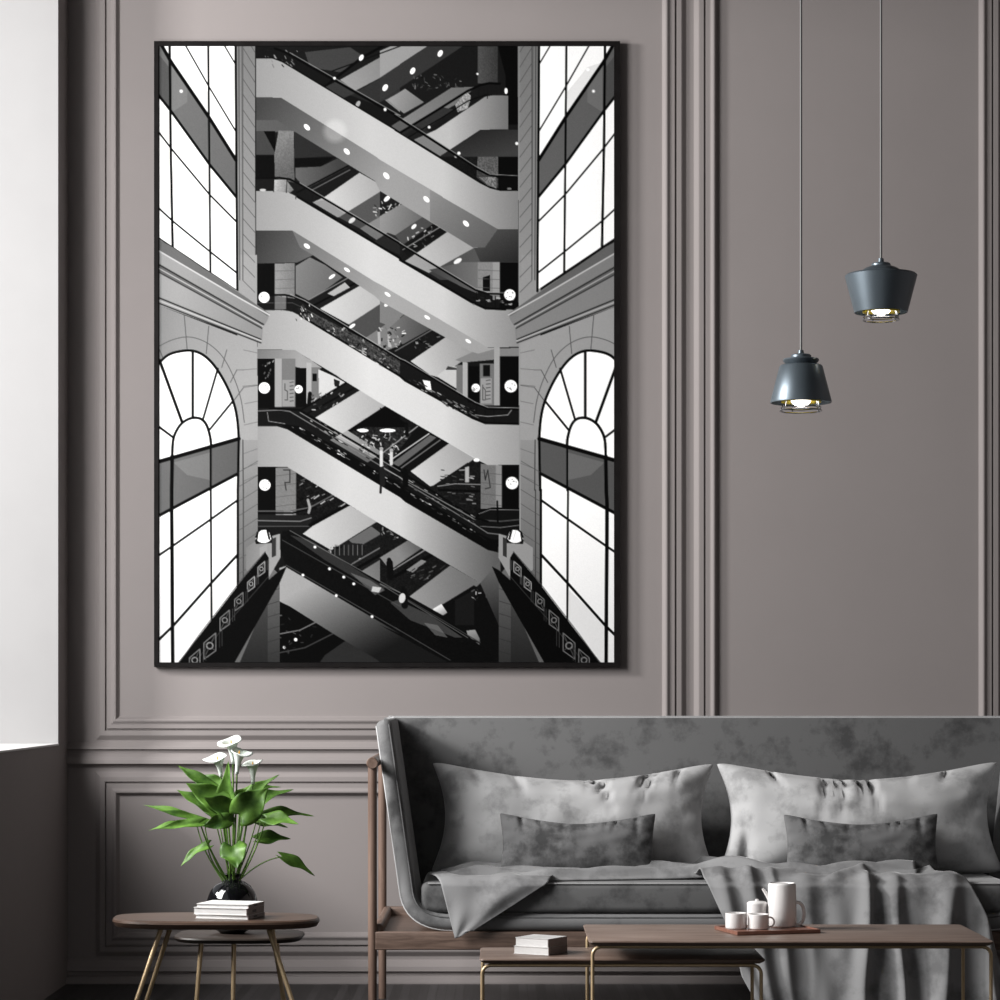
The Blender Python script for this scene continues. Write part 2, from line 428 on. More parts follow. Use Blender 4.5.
# rounded ends on top of the sides
for (base, sgn) in ((0, 1), ((len(uc) - 1) * ns, 1)):
    prev = base; cenx = sum(V[base + k][0] for k in range(ns)) / ns
    ceny = sum(V[base + k][1] for k in range(ns)) / ns; cenz = V[base][2]
    for (sc, dz) in ((.003, .008), (.009, .0145), (.019, .019)):
        st = len(V)
        for k in range(ns):
            x, y, z = V[base + k]
            dx = x - cenx; dy = y - ceny
            nx = cenx + math.copysign(max(0, abs(dx) - sc), dx); ny = ceny + math.copysign(max(0, abs(dy) - sc), dy)
            V.append((nx, ny, z + dz))
        for k in range(ns):
            q = (k + 1) % ns; Fc.append((prev + k, prev + q, st + q, st + k))
        prev = st
    Fc.append(tuple(prev + k for k in range(ns)))
mk('upholstered_shell', V, Fc, M['shell'], sofa, True, 60)
# seam piping on the front of the shell
pts = []
for i, (x, z) in enumerate(uc):
    a = Vector(uc[max(i - 1, 0)]); c = Vector(uc[min(i + 1, len(uc) - 1)]); tdir = (c - a).normalized(); nrm = Vector((tdir.y, -tdir.x))
    sg = -1
    yf = -1.068 + .105 * max(0, (z - .33) / .58)
    pts.append((x - nrm.x * .016, yf + .0035, z - nrm.y * .016))
bb = MB(); bb.tube(pts, .0022, 6); bb.build('piping_rim_highlight', M['sofa'], sofa)
# pale tubes painting a highlight along the shell edge and the back's top rim
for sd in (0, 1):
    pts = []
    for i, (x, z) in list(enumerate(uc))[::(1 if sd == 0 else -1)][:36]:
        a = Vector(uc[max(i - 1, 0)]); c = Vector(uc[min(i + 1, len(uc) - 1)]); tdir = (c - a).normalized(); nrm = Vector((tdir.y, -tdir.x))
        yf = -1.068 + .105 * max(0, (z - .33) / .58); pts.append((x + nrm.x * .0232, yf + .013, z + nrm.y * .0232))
    bb = MB(); bb.tube(pts, .0022, 8); bb.build('piping_rim_highlight', M['piping_rim_highlight'], sofa)
bb = MB(); bb.tube([(SXC - 1.008, -.472, .9130), (SXC + 1.008, -.472, .9130)], .0036, 8); bb.build('piping_rim_highlight', M['piping_rim_highlight'], sofa)
# back cushion panel (leans back)
bb = MB()
bm = bmesh.new(); bmesh.ops.create_cube(bm, size=1)
for v in bm.verts:
    zt = v.co.z + .5
    z = .335 + zt * (.916 - .335); hw = 1.030 - (.916 - z) * .150 - .020
    x = SXC + v.co.x * 2 * hw
    y0 = -.60 + zt * .125; y1 = -.465
    y = y0 if v.co.y < 0 else y1
    v.co = Vector((x, y, z))
bmesh.ops.bevel(bm, geom=bm.edges[:], offset=.012, segments=3, profile=.5, affect='EDGES')
bb.bm(bm); bb.build('backrest', M['sofa'], sofa, True, 50)
# seat cushion
bb = MB(); cxl = -.236
bb.rbox((cxl, -1.058, .333), (mir(cxl), -.565, .424), .020, 5); bb.build('seat_cushion', M['sofa'], sofa, True, 60)
bb = MB(); bb.tube([(cxl + .02, -1.056, .4215), (mir(cxl) - .02, -1.056, .4220)], .0025, 6); bb.build('piping_rim_highlight', M['cushion'], sofa)  # pale tube standing in for light on the cushion's top front edge
reloc(sofa)

cr = [(-.42, .028, .40, .16, 1), (.08, .018, .22, .42, 1), (.14, .016, .34, .34, 1), (.19, .014, .5, .30, 1), (.52, .018, .30, .34, 1), (.58, .014, .42, .22, 1), (.74, .02, .25, .2, 1), (-.70, .04, .3, .12, 1), (-.3, .05, .3, .08, 0), (.4, .05, .3, .08, 0)]
pil('large_pillow', .905, .368, .23, (573 - 500) / 319, .602, -.715, 14, 0, .3, M['cushion'],
    'large grey velvet pillow beside the shadowed left arm of the sofa', 'large back pillows', cxp=.115, czp=.37, ear=.8, seed=3, creases=cr)
cr2 = [(-.62, .018, .22, .36, 1), (-.1, .018, .60, .26, 1), (-.16, .016, .50, .24, 1), (.0, .018, .34, .40, 1), (.06, .016, .52, .40, 1), (-.24, .02, .70, .18, 1), (.34, .02, .2, .2, 1), (.62, .02, .2, .2, 1), (.35, .05, .3, .06, 0), (-.82, .04, .6, .18, 0)]
pil('large_pillow', .905, .368, .23, (858 - 500) / 319, .604, -.715, 14, 0, -.2, M['cushion'],
    'pale large grey velvet pillow at the right, furthest from the sofa arm', 'large back pillows', cxp=.115, czp=.37, ear=.8, seed=8, creases=cr2)
cs = [(-.72, .03, .3, .25, 1), (-.5, .03, .3, .2, 1), (-.15, .025, .25, .2, 1), (.1, .02, .2, .2, 1), (.35, .02, .25, .25, 1), (.5, .02, .25, .25, 1), (.75, .04, .4, .15, 1)]
pil('small_pillow', .485, .205, .10, (577.5 - 500) / 326, .526, -.885, 12, 0, .2, M['cushion2'],
    'small dark lumbar pillow in front of the left large pillow', 'small lumbar pillows', cxp=.055, czp=.36, ear=.3, seed=5, creases=cs)
pil('small_pillow', .48, .205, .10, (860.5 - 500) / 326, .524, -.885, 12, 0, -.3, M['cushion2'],
    'small lumbar pillow in front of the right large pillow, above the hanging throw', 'small lumbar pillows', cxp=.055, czp=.36, ear=.3, seed=6, creases=cs)

# ---------------------------------------------------------------- throw blanket (one cloth: strip on the seat, corner hanging left, long fall right)
def lerp(a, b, t): return a + (b - a) * t
def interp(tab, t):
    for i in range(len(tab) - 1):
        if t <= tab[i + 1][0]:
            a, b = tab[i], tab[i + 1]; w = (t - a[0]) / (b[0] - a[0]); w = w * w * (3 - 2 * w)
            return a[1] + (b[1] - a[1]) * w
    return tab[-1][1]
def ilin(tab, t):
    if t <= tab[0][0]: return tab[0][1]
    for i in range(len(tab) - 1):
        if t <= tab[i + 1][0]:
            a, b = tab[i], tab[i + 1]; return a[1] + (b[1] - a[1]) * (t - a[0]) / (b[0] - a[0])
    return tab[-1][1]
VV = []; FF = []
def patch(fn, nu, nv):
    base = len(VV)
    for j in range(nv + 1):
        for i in range(nu + 1): VV.append(fn(i / nu, j / nv))
    for j in range(nv):
        for i in range(nu):
            a = base + j * (nu + 1) + i; FF.append((a, a + 1, a + nu + 2, a + nu + 1))
def on_seat(px): return (px - 500) / 332
# strip along the seat
def strip(u, v):
    px = 440 + u * 478; x = on_seat(px)
    yf = ilin([(0, -1.035), (.22, -1.02), (.30, -.985), (.45, -.955), (.56, -.97), (.66, -1.02), (1, -1.03)], u)
    yb = ilin([(0, -.80), (.1, -.76), (.4, -.74), (.6, -.72), (1, -.78)], u)
    y = lerp(yb, yf, v) + .012 * math.sin(u * 14)
    e = min(1, v * 7, (1 - v) * 8)
    h = .005 + min(1, u * 12 + .1) * e * (.008 + .012 * math.sin(v * 13 + u * 9) ** 2 + .010 * math.sin(v * 22 - u * 15 + 1) ** 2)
    h += .020 * math.exp(-((v - .78 + .14 * math.sin(u * 7)) / .10) ** 2) * ilin([(0, .3), (.1, .5), (.3, 1), (.6, 1.2), (1, .8)], u)
    h += .012 * math.exp(-((v - .30 - .12 * math.sin(u * 5 + 1)) / .09) ** 2)
    h += .012 * math.exp(-((u - .60) / .05) ** 2) * e
    for (v0, sl, w_, a_) in ((.52, .30, .045, .013), (.88, -.22, .04, .012), (.18, .35, .05, .012), (.66, -.30, .035, .010)):
        h += a_ * math.exp(-((v - v0 - sl * (u - .5) - .05 * math.sin(u * 11 + v0 * 9)) / w_) ** 2) * e
    return Vector((x, y, .424 + h))
patch(strip, 150, 40)
# left hanging corner : triangle folded over the front edge
def flap(u, v):
    # v: 0 on the seat, 1 at the low point; u across
    pl = ilin([(0, 428), (.25, 441), (1, 455)], v); pr = ilin([(0, 556), (.22, 549), (1, 461)], v)
    px = lerp(pl, pr, u); 
    yy = ilin([(0, -.93), (.14, -1.04), (.20, -1.068), (.26, -1.083), (1, -1.105)], v)
    zz = ilin([(0, .440), (.14, .444), (.20, .436), (.26, .418), (1, .262)], v)
    yy -= .008 * math.exp(-((u - .22) / .16) ** 2) * math.sin(PI * min(1, v)) + .012 * math.exp(-((u - .72) / .2) ** 2) * math.sin(PI * min(1, v))
    yy -= .003 * math.sin(u * 9 + v * 6) * math.sin(PI * v)
    zz += .010 * max(0, math.sin(u * 12 + .5)) * max(0, 1 - v * 3.5)
    return Vector(((px - 500) / 336, yy, zz + (.006 * u if v > .9 else 0)))
patch(flap, 50, 50)
# long fall on the right
ridges = [(722, 765, 9, .018), (752, 776, 9, .020), (776, 797, 7, .012), (812, 812, 12, .006), (871, 864, 7, .034), (899, 905, 7, .022), (955, 941, 12, .034), (984, 1000, 6, .016)]
def fall(u, v):
    s_ = v
    pl = ilin([(0, 690), (.22, 704), (.32, 712), (.55, 733), (.75, 742), (1, 768)], s_)
    pr = ilin([(0, 930), (.20, 950), (.27, 972), (.45, 990), (.70, 1002), (1, 1012)], s_)
    px = lerp(pl, pr, u)
    yy = ilin([(0, -.80), (.12, -.92), (.22, -1.035), (.26, -1.062), (.30, -1.082), (.6, -1.100), (1, -1.12)], s_)
    zz = ilin([(0, .445), (.12, .447), (.22, .446), (.26, .436), (.30, .415), (.6, .235), (1, .012)], s_)
    fv = ilin([(0, .3), (.2, .45), (.3, .85), (.5, 1.1), (1, 1.3)], s_)
    g = 0
    for (c0, c1, w, a) in ridges:
        cc = lerp(c0, c1, max(0, s_ - .25) / .75) + 1.5 * math.sin(s_ * 9 + c0)
        d_ = (px - cc) / (w * (1 + .2 * math.sin(c0 + s_ * 5)))
        g += a * math.exp(-(abs(d_) / (1.25 if d_ < 0 else .70)) ** 2)
    g += .003 * math.sin(px * .11 + s_ * 5) + .002 * math.sin(px * .23 - s_ * 7)
    if s_ < .27:
        zz += g * fv * .8
        zz += .020 * max(0, math.sin(px * .045 + s_ * 30 + 2 * math.sin(px * .03))) ** 2 * min(1, s_ * 10)
    yy -= g * fv * (1 if s_ > .22 else .3)
    return Vector(((px - 500) / 338, yy, max(zz, .01)))
patch(fall, 170, 110)
me = bpy.data.meshes.new('throw_blanket'); me.from_pydata([tuple(v) for v in VV], [], FF)
thr = link('throw_blanket', me, M['throw'])
md = thr.modifiers.new('thickness', 'SOLIDIFY'); md.thickness = .004; md.offset = 1
tag(thr, 'grey velvet throw lying along the sofa seat and hanging to the floor', 'blanket')

# ---------------------------------------------------------------- nesting coffee tables
def coffee(name, label, xl, xr, yf, yb, zt, th, lf, lr, lyf, lyb, mat):
    t = thing(name, label, 'table', ((xl + xr) / 2, (yf + yb) / 2, 0), 'nesting coffee tables in front of the sofa')
    b = MB(); b.slab(rrect(xl, xr, yf, yb, .013), [(.014, zt - th), (.004, zt - th * .62), (.0008, zt - th * .38), (0, zt - th * .25), (.0012, zt - .0012), (.004, zt)])
    b.build('tabletop', mat, t, True, 30)
    r = .0046; zr = zt - th - r - .0015; rc = .022
    for y in (lyf, lyb):
        pts = [(lf, y, 0), (lf, y, zr - rc)]
        for i in range(1, 9):
            a = PI - PI / 2 * i / 8; pts.append((lf + rc + rc * math.cos(a), y, zr - rc + rc * math.sin(a)))
        for i in range(0, 9):
            a = PI / 2 - PI / 2 * i / 8; pts.append((lr - rc + rc * math.cos(a), y, zr - rc + rc * math.sin(a)))
        pts.append((lr, y, 0))
        b = MB(); b.tube(pts, r, 10); b.build('leg_frame', M['brass'], t)
    for x in (lf + rc + .01, lr - rc - .01):
        b = MB(); b.tube([(x, lyf, zr), (x, lyb, zr)], r * .8, 8); b.build('cross_bar', M['brass'], t)
    reloc(t); return t
dF, dB = 6.195, 6.569
ZT1 = .38
coffee('coffee_table', 'taller walnut coffee table on thin brass legs, carrying the tea tray',
       (.2195), (994.5 - 500) * 6.15 / F, 6.145 - D, 6.59 - D, ZT1, .0125,
       (592.6 - 500) * dF / F, (991 - 500) * dF / F, dF - D, dB - D, M['walnut'])
ZT2 = .325
eF, eB = 6.275, 6.50
coffee('coffee_table', 'lower walnut coffee table on brass legs, tucked under the taller one',
       (479.5 - 500) * 6.25 / F, (765 - 500) * 6.26 / F, 6.245 - D, 6.535 - D, ZT2, .0125,
       (482.2 - 500) * eF / F, (761.2 - 500) * eF / F, eF - D, eB - D, M['walnut'])

# ---------------------------------------------------------------- tray and tea set
dT = 6.34; 
def TX(px, d=dT): return (px - 500) * d / F
tn = P(737, 935.5, 6.285); ta = .27; TWd, TLn = .228, .165
def trot(p): return Vector((tn.x + p[0] * math.cos(ta) - p[1] * math.sin(ta), tn.y + p[0] * math.sin(ta) + p[1] * math.cos(ta)))
b = MB(); b.slab([tuple(trot(p)) for p in rrect(0, TWd, 0, TLn, .003, 3)], [(.002, ZT1 + .0003), (0, ZT1 + .0015), (0, ZT1 + .0095), (.0012, ZT1 + .0105), (.004, ZT1 + .0105), (.005, ZT1 + .0072)])
tag(b.build('tray', M['tray'], None, True, 30), 'flat reddish wood tray holding the white tea set', 'tray')
tz = ZT1 + .0074
def cup_prof(R, H, rb=.004, w=.0025):
    return [(0, 0), (R - rb, 0), (R - rb * .3, rb * .3), (R, rb), (R, H - .001), (R - w / 2, H), (R - w, H - .001), (R - w, rb + w), (R - w - rb, w + .001), (0, w + .001)]
def handle(c, R, z0, z1, out, ang, r):
    pts = []; n = 18
    for i in range(n + 1):
        t = i / n; a = -PI / 2 + PI * t
        rad = R - .001 + out * math.cos(a) ** .8 if math.cos(a) > 0 else R - .001
        z = (z0 + z1) / 2 + (z1 - z0) / 2 * math.sin(a)
        pts.append((c[0] + rad * math.cos(ang), c[1] + rad * math.sin(ang), c[2] + z))
    b = MB(); b.tube(pts, r, 10); return b
kk = F / 6.30
def cup(px, d, label, Rpx, Hpx, ang=None):
    c = (TX(px, d), d - D, tz)
    t = thing('mug', label, 'mug', c, 'white mugs on the tray')
    R = Rpx * d / F; H = Hpx * d / F
    b = MB(); b.lathe(cup_prof(R, H), c, 40, False); b.build('body', M['ceramic'], t, True, 50)
    if ang is not None:
        handle(c, R, H * .16, H * .80, .0145, ang, .0022).build('handle', M['ceramic'], t)
    reloc(t)
cup(736.2, 6.395, 'white mug at the left end of the tray', 10.8, 15.8, PI * .60)
cup(758.3, 6.385, 'white mug with its handle turned right, in front of the lidded sugar bowl', 10.6, 15.0, -.15)
c = (TX(757, 6.465), 6.465 - D, tz); kq = 6.455 / F
t = thing('sugar_bowl', 'white lidded sugar bowl behind the front mug and beside the pot', 'bowl', c)
b = MB(); b.lathe(cup_prof(10 * kq, 22.5 * kq), c, 40, False); b.build('body', M['ceramic'], t, True, 50)
b = MB(); b.lathe([(0, 22 * kq), (10.1 * kq, 22 * kq), (10.1 * kq, 23 * kq), (8.5 * kq, 24.6 * kq), (2, 25.4 * kq)][:4] + [(2.2 * kq, 25.2 * kq), (1.6 * kq, 25.8 * kq), (2.0 * kq, 26.8 * kq), (0, 27.3 * kq)], c, 40, False); b.build('lid', M['ceramic'], t, True, 50)
reloc(t)
c = (TX(782, 6.455), 6.455 - D, tz)
t = thing('coffee_pot', 'tall white cylindrical pot with short spout and round handle on the tray', 'pot', c)
R = 14.6 * kq; H = 43.5 * kq
b = MB(); b.lathe([(0, 0), (R * 1.0 - .004, 0), (R, .004), (R * .985, H * .5), (R * .95, H - .006), (R * .92, H - .002), (R * .86, H), (R * .83, H - .002), (R * .80, H - .010), (0, H - .012)], c, 48, False)
b.build('body', M['ceramic'], t, True, 50)
b = MB(); b.lathe([(R * .80, H - .006), (R * .78, H - .003), (R * .4, H - .001), (0, H)], c, 40, False); b.build('lid', M['ceramic'], t, True, 50)
b = MB(); b.tube([(c[0] - R * .80, c[1], c[2] + H * .62), (c[0] - R * 1.05, c[1], c[2] + H * .74), (c[0] - R * 1.33, c[1], c[2] + H * .87)], [.0075, .0052, .0030], 14); b.build('spout', M['ceramic'], t)
handle(c, R, H * .04, H * .56, .020, -.1, .0042).build('handle', M['ceramic'], t)
reloc(t)

# ---------------------------------------------------------------- books
def book(label, cx, cy, z, w, l, h, ang, group, mats=('paper', 'book_cover', 'book_spine'), marks=True):
    """w: along local x (page edge facing the viewer), l: along local y"""
    t = thing('book', label, 'book', (cx, cy, z), group); t.rotation_euler = (0, 0, ang)
    c = .0009
    b = MB(); b.box((-w / 2 + .0015, -l / 2 + .0015, c), (w / 2 - .002, l / 2 - .0015, h - c)); b.build('pages', M[mats[0]], t, False)
    b = MB(); b.box((-w / 2, -l / 2, 0), (w / 2, l / 2, c)); b.box((-w / 2, -l / 2, h - c), (w / 2, l / 2, h)); b.build('cover', M[mats[1]], t, False)
    b = MB(); b.box((w / 2 - .0012, -l / 2, .0002), (w / 2 + .0006, l / 2, h - .0002)); sp = b.build('spine', M[mats[2]], t, False)
    if marks:
        b = MB(); y = -l * .18
        for i in range(6):
            b.box((w / 2 + .0005, y + i * .0042, h * .28), (w / 2 + .0008, y + i * .0042 + .003, h * .68))
        m = b.build('title_marks', M['ink'], sp, False)
    return t
g = 'white books stacked on the side table'
bz = .45
zb = bz + .0004
for (lab, px, dep, w, l, h, a) in (
        ('thin white book at the bottom of the side table stack', 230, 6.03, .136, .110, .0095, -.27),
        ('thick white book in the middle of the side table stack', 228.8, 6.03, .138, .110, .0165, -.285),
        ('white book on top of the side table stack in front of the vase', 230.3, 6.03, .134, .106, .0090, -.26)):
    book(lab, (px - 500) * dep / F, dep - D, zb, w, l, h, a, g); zb += h + .0002
g = 'white books stacked on the lower coffee table'
zb = ZT2 + .0004
for (lab, px, dep, w, l, h, a) in (
        ('lower white book of the pair on the lower coffee table', 540.5, 6.395, .102, .10, .0195, -.52),
        ('upper white book of the pair on the lower coffee table', 541, 6.395, .098, .095, .0215, -.55)):
    book(lab, (px - 500) * dep / F, dep - D, zb, w, l, h, a, g, marks=False); zb += h + .0002
# ---------------------------------------------------------------- side tables
def superell(cx, cy, a, b, n=2.6, m=72, skew=0):
    out = []
    for i in range(m):
        t = 2 * PI * i / m; c_, s_ = math.cos(t), math.sin(t)
        x = a * math.copysign(abs(c_) ** (2 / n), c_); y = b * math.copysign(abs(s_) ** (2 / n), s_)
        out.append((cx + x + skew * y, cy + y))
    return out
def side_table(label, x0, x1, y0, y1, zt, th, legs, mat, n=2.7, skew=0, rt=.0062, rb=.0042):
    t = thing('side_table', label, 'table', ((x0 + x1) / 2, (y0 + y1) / 2, 0), 'nested side tables by the wall')
    b = MB(); b.slab(superell((x0 + x1) / 2, (y0 + y1) / 2, (x1 - x0) / 2, (y1 - y0) / 2, n, 72, skew),
                     [(.016, zt - th), (.007, zt - th * .9), (.003, zt - th * .62), (0, zt - th * .38), (.0015, zt - th * .15), (.006, zt)])
    b.build('tabletop', mat, t, True, 35)
    for (tx, ty, bx, by) in legs:
        b = MB(); b.tube([(bx, by, 0), (tx, ty, zt - th + .001)], [rb, rt], 14); b.build('leg', M['brass'], t)
    reloc(t)
def XX(px, d): return (px - 500) * d / F
dt0, dt1 = 5.915, 6.17
# upper table
side_table('larger upper side table with walnut top and tapered brass legs, holding the books',
           XX(113, 6.05), XX(320, 6.05), dt0 - D, dt1 - D, .45, .0215,
           [(XX(161.5, 5.99), 5.99 - D, XX(97, 5.85), 5.85 - D), (XX(268, 5.99), 5.99 - D, XX(330, 5.85), 5.85 - D),
            (XX(172, 6.12), 6.12 - D, XX(117, 6.20), 6.20 - D), (XX(271, 6.12), 6.12 - D, XX(299, 6.20), 6.20 - D)], M['dark_walnut'], 2.9, -.10)
side_table('smaller lower side table with black top, standing behind under the vase',
           XX(176, 6.36), XX(304.5, 6.36), 6.225 - D, 6.475 - D, .38, .0165,
           [(XX(201.5, 6.30), 6.30 - D, XX(189, 6.26), 6.26 - D), (XX(234, 6.28), 6.28 - D, XX(231.5, 6.22), 6.22 - D),
            (XX(276, 6.42), 6.42 - D, XX(291, 6.47), 6.47 - D)], M['black_walnut'], 3.2, 0)

# ---------------------------------------------------------------- vase
dv = 6.36; kv = dv / F
vc = ((232.5 - 500) * kv, dv - D, .3802)
prof = [(0, 0), (12 * kv, 0), (13 * kv, 1 * kv), (16, 0)][:3] + [(20 * kv, 5 * kv), (24 * kv, 13 * kv), (25.3 * kv, 22 * kv), (24.6 * kv, 31 * kv), (22 * kv, 38.5 * kv), (17.5 * kv, 45 * kv), (12 * kv, 48.6 * kv), (8.2 * kv, 50 * kv), (7.2 * kv, 52 * kv), (7.6 * kv, 54.3 * kv), (9.0 * kv, 55.5 * kv), (9.2 * kv, 56.0 * kv), (8.4 * kv, 56.2 * kv), (6.2 * kv, 54 * kv), (6.0 * kv, 50 * kv), (6.0 * kv, 30 * kv), (0, 28 * kv)]
prof = [(r * 1.03, z * 1.055) for (r, z) in prof]
b = MB(); b.lathe(prof, vc, 56, False)
tag(b.build('vase', M['dark_glass'], None, True, 60), 'round glossy black vase standing on the lower side table', 'vase')

# ---------------------------------------------------------------- calla lily plant
plant = thing('calla_lily', 'green calla lily plant with white blooms growing from the black vase', 'plant', (vc[0], vc[1], vc[2] + 30 * kv))
def bez(p0, p1, p2, n):
    return [p0 * (1 - t) ** 2 + p1 * 2 * t * (1 - t) + p2 * t * t for t in [i / n for i in range(n + 1)]]
def PV(px, py, dy=0): return P(px, py, dv + dy)
mouth = Vector((vc[0], vc[1], vc[2] + 49 * kv))
def stem(base, bow, r=.0022, off=(0, 0)):
    m = mouth + Vector((off[0], off[1], -.012))
    mid = (m + base) / 2 + Vector((bow[0], bow[1], bow[2]))
    pts = bez(m, mid, base, 14)
    b = MB(); b.tube(pts, [r * (1.25 - .5 * i / 14) for i in range(15)], 8); return b.build('stem', M['stem'], plant)
def leaf(base, tip, w, nrm, bend=0.0, fold=.25, heart=.18, name='leaf', wavy=0):
    """arrow shaped blade from base to tip; nrm: the way its upper face looks"""
    base = Vector(base); tip = Vector(tip); ax = tip - base; L = ax.length; ax.normalize()
    nrm = Vector(nrm); nrm = (nrm - ax * nrm.dot(ax)).normalized(); sd = ax.cross(nrm)
    nu, nv = 22, 10; V = []; Fc = []
    for i in range(nu + 1):
        t = i / nu; s_ = t
        prof = math.sin(PI * min(1, (s_ * .96 + .04)) ** .62) ** .85 if s_ < 1 else 0
        prof = max(0, prof) * (1 - .40 * s_ ** 2.2)
        ww = w * prof
        if i == nu: ww = 0
        for j in range(nv + 1):
            q = -1 + 2 * j / nv
            back = heart * L * (abs(q) ** 1.3) * max(0, 1 - s_ * 3.2)
            p = base + ax * (s_ * L - back) + sd * (q * ww)
            p += nrm * (fold * ww * (abs(q) ** 1.4) - bend * L * (s_ ** 2) + bend * L * .35 * s_ + wavy * w * prof * math.sin(s_ * 9 + q * 2) * abs(q))
            V.append(p)
    for i in range(nu):
        for j in range(nv):
            a = i * (nv + 1) + j; Fc.append((a, a + 1, a + nv + 2, a + nv + 1))
    o = mk(name, V, Fc, M['leaf'], plant)
    md = o.modifiers.new('thickness', 'SOLIDIFY'); md.thickness = .0006; md.offset = 0
    return o
#   base(px,py,dy)  tip(px,py,dy)  half width(px)  normal  bend fold stem-bow
LV = [
    ((228, 812, -.03), (229, 761, -.05), 10, (-.5, -.9, .2), -.05, .35, (0, 0, 0)),          # upright centre
    ((220, 796, -.01), (178, 764, .02), 9, (-.3, -.5, 1), .10, .15, (-.01, 0, 0)),
    ((226, 806, -.04), (156 + 30, 783, -.05), 13, (-.2, -1, .5), .05, .2, (0, 0, 0)),
    ((222, 792, .00), (200, 774, .03), 11, (.2, -1, .6), .05, .2, (0, 0, 0)),
    ((214, 812, -.03), (177, 789, -.02), 9, (.4, -.8, .7), .08, .15, (-.01, 0, 0)),
    ((233, 813, -.07), (204, 797, -.11), 12, (-.1, -1, .55), .12, .1, (0, -.01, 0)),
    ((226, 822, -.04), (196, 800, -.03), 10, (.5, -.8, .6), .10, .2, (0, 0, 0)),
    ((200, 822, -.01), (144, 802, .02), 6.5, (.1, -.55, 1), .16, .3, (-.02, 0, .01)),
    ((197, 824, .00), (148, 826, .00), 7.5, (.1, -.30, 1), .26, .25, (-.03, 0, .01)),
    ((205, 824, -.05), (160, 808, -.06), 7, (.1, -.65, 1), .18, .25, (-.03, 0, .01)),
    ((200, 823, -.08), (158, 827, -.11), 6, (.2, -.9, .8), .20, .2, (-.02, 0, .0)),
    ((228, 820, -.10), (203, 826, -.13), 8.5, (.0, -1, .25), .12, .1, (0, 0, 0)),
    ((208, 846, -.02), (178, 861, -.03), 7, (.2, -.55, 1), .60, .15, (-.03, 0, .01)),
    ((233, 846, -.10), (237, 868, -.145), 14, (-.15, -.9, .8), .05, .08, (0, -.04, .01)),   # front pointing down
    ((240, 815, -.09), (268, 788, -.09), 16, (.25, -1, .25), .05, .05, (.01, 0, 0)),          # big dark right
    ((247, 805, -.04), (293, 788, -.03), 10, (-.2, -.7, 1), .10, .15, (.01, 0, 0)),
    ((246, 800, .02), (279, 774, .04), 8, (-.3, -.7, 1), .05, .3, (0, 0, 0)),
    ((240, 806, .03), (254, 783, .05), 10, (-.4, -1, .3), 0, .3, (0, 0, 0)),
    ((250, 790, .04), (281, 786, .06), 6, (-.2, -.6, 1), .1, .2, (0, 0, 0)),
    ((262, 816, -.03), (314, 812, -.02), 9, (-.2, -.50, 1), .24, .2, (.02, 0, .01)),
    ((266, 818, -.08), (298, 822, -.12), 9, (.1, -.75, .8), .20, .1, (.02, 0, .01)),
    ((256, 822, .01), (288, 826, .0), 8, (-.1, -.5, 1), .15, .2, (.01, 0, .0)),
    ((258, 840, .02), (291, 837, .04), 8, (.1, -.8, .8), .22, .3, (.02, 0, .0)),
    ((282, 857, -.01), (316, 874, -.01), 7, (-.1, -.65, 1), .22, .2, (.005, 0, .035)),
    ((243, 818, .04), (262, 812, .06), 8, (-.2, -1, .5), .1, .2, (0, 0, 0)),
    ((218, 815, .05), (206, 790, .07), 9, (.2, -1, .5), .1, .2, (0, 0, 0)),
]
rnd = random.Random(5)
for (bs, tp, w, nr, bd, fo, bow) in LV:
    B = PV(*bs); leaf(B, PV(*tp), w * 1.04 * kv, nr, bd * .6, fo + .16, wavy=.26)
    stem(B, (bow[0], bow[1], bow[2]), .0018, (rnd.uniform(-.009, .009), rnd.uniform(-.009, .009)))
def bloom(px, py, base_py, w, tilt, face, dy, lip, bow=(0, 0, 0), spad=True, rim=3.5):
    """calla spathe: funnel that flares into a pointed lip"""
    base = PV(px + tilt[0], base_py, dy); h = (base_py - py) * kv; V = []; Fc = []; nu, nv = 32, 14
    fa = face
    for j in range(nv + 1):
        t = j / nv; r = (1.6 + (w - 1.6) * t ** 1.7) * kv
        for i in range(nu):
            a = 2 * PI * i / nu
            q = .5 + .5 * math.cos(a - fa)            # 1 on the lip side
            rr = r * (1 + (lip * q ** 3 + .05) * t ** 2)
            z = h * t ** .8 * (1.0 - .22 * q * t ** 3) - h * .10 * max(0, t - .85) / .15 * (1 - .4 * q) + math.sin(a) * rim * kv * t ** 3 + .8 * kv * math.sin(3 * a + px) * t ** 5
            V.append(base + Vector((rr * math.cos(a) - tilt[0] * kv * t, rr * math.sin(a) * .9, z)))
    for j in range(nv):
        for i in range(nu):
            k = (i + 1) % nu; Fc.append((j * nu + i, j * nu + k, (j + 1) * nu + k, (j + 1) * nu + i))
    o = mk('flower', V, Fc, M['petal'], plant)
    md = o.modifiers.new('thickness', 'SOLIDIFY'); md.thickness = .0010; md.offset = 0
    if spad:
        b = MB(); b.tube([base + Vector((0, 0, h * .2)), base + Vector((-tilt[0] * kv * .6, -.003, h * .62)), base + Vector((-tilt[0] * kv * .9, -.005, h * .86))], [.0016, .0022, .0014], 8)
        s_ = b.build('spadix', M['spadix'], None); s_.parent = o
    stem(base + Vector((0, 0, .002)), bow, .0026, (rnd.uniform(-.004, .004), rnd.uniform(-.004, .004)))
bloom(231, 736, 764, 10, (2, 0), PI * 1.15, -.03, .35, (-.0, 0, 0))
bloom(240, 747, 774, 8.5, (-3, 0), 0.1, -.055, .5, (.003, 0, 0))
bloom(217, 753, 777, 9.5, (4, 0), PI * 1.05, -.02, .45, (-.003, 0, 0))
bloom(253, 758, 784, 9, (0, 0), PI * .9, -.01, .25, (.006, 0, 0))
reloc(plant)

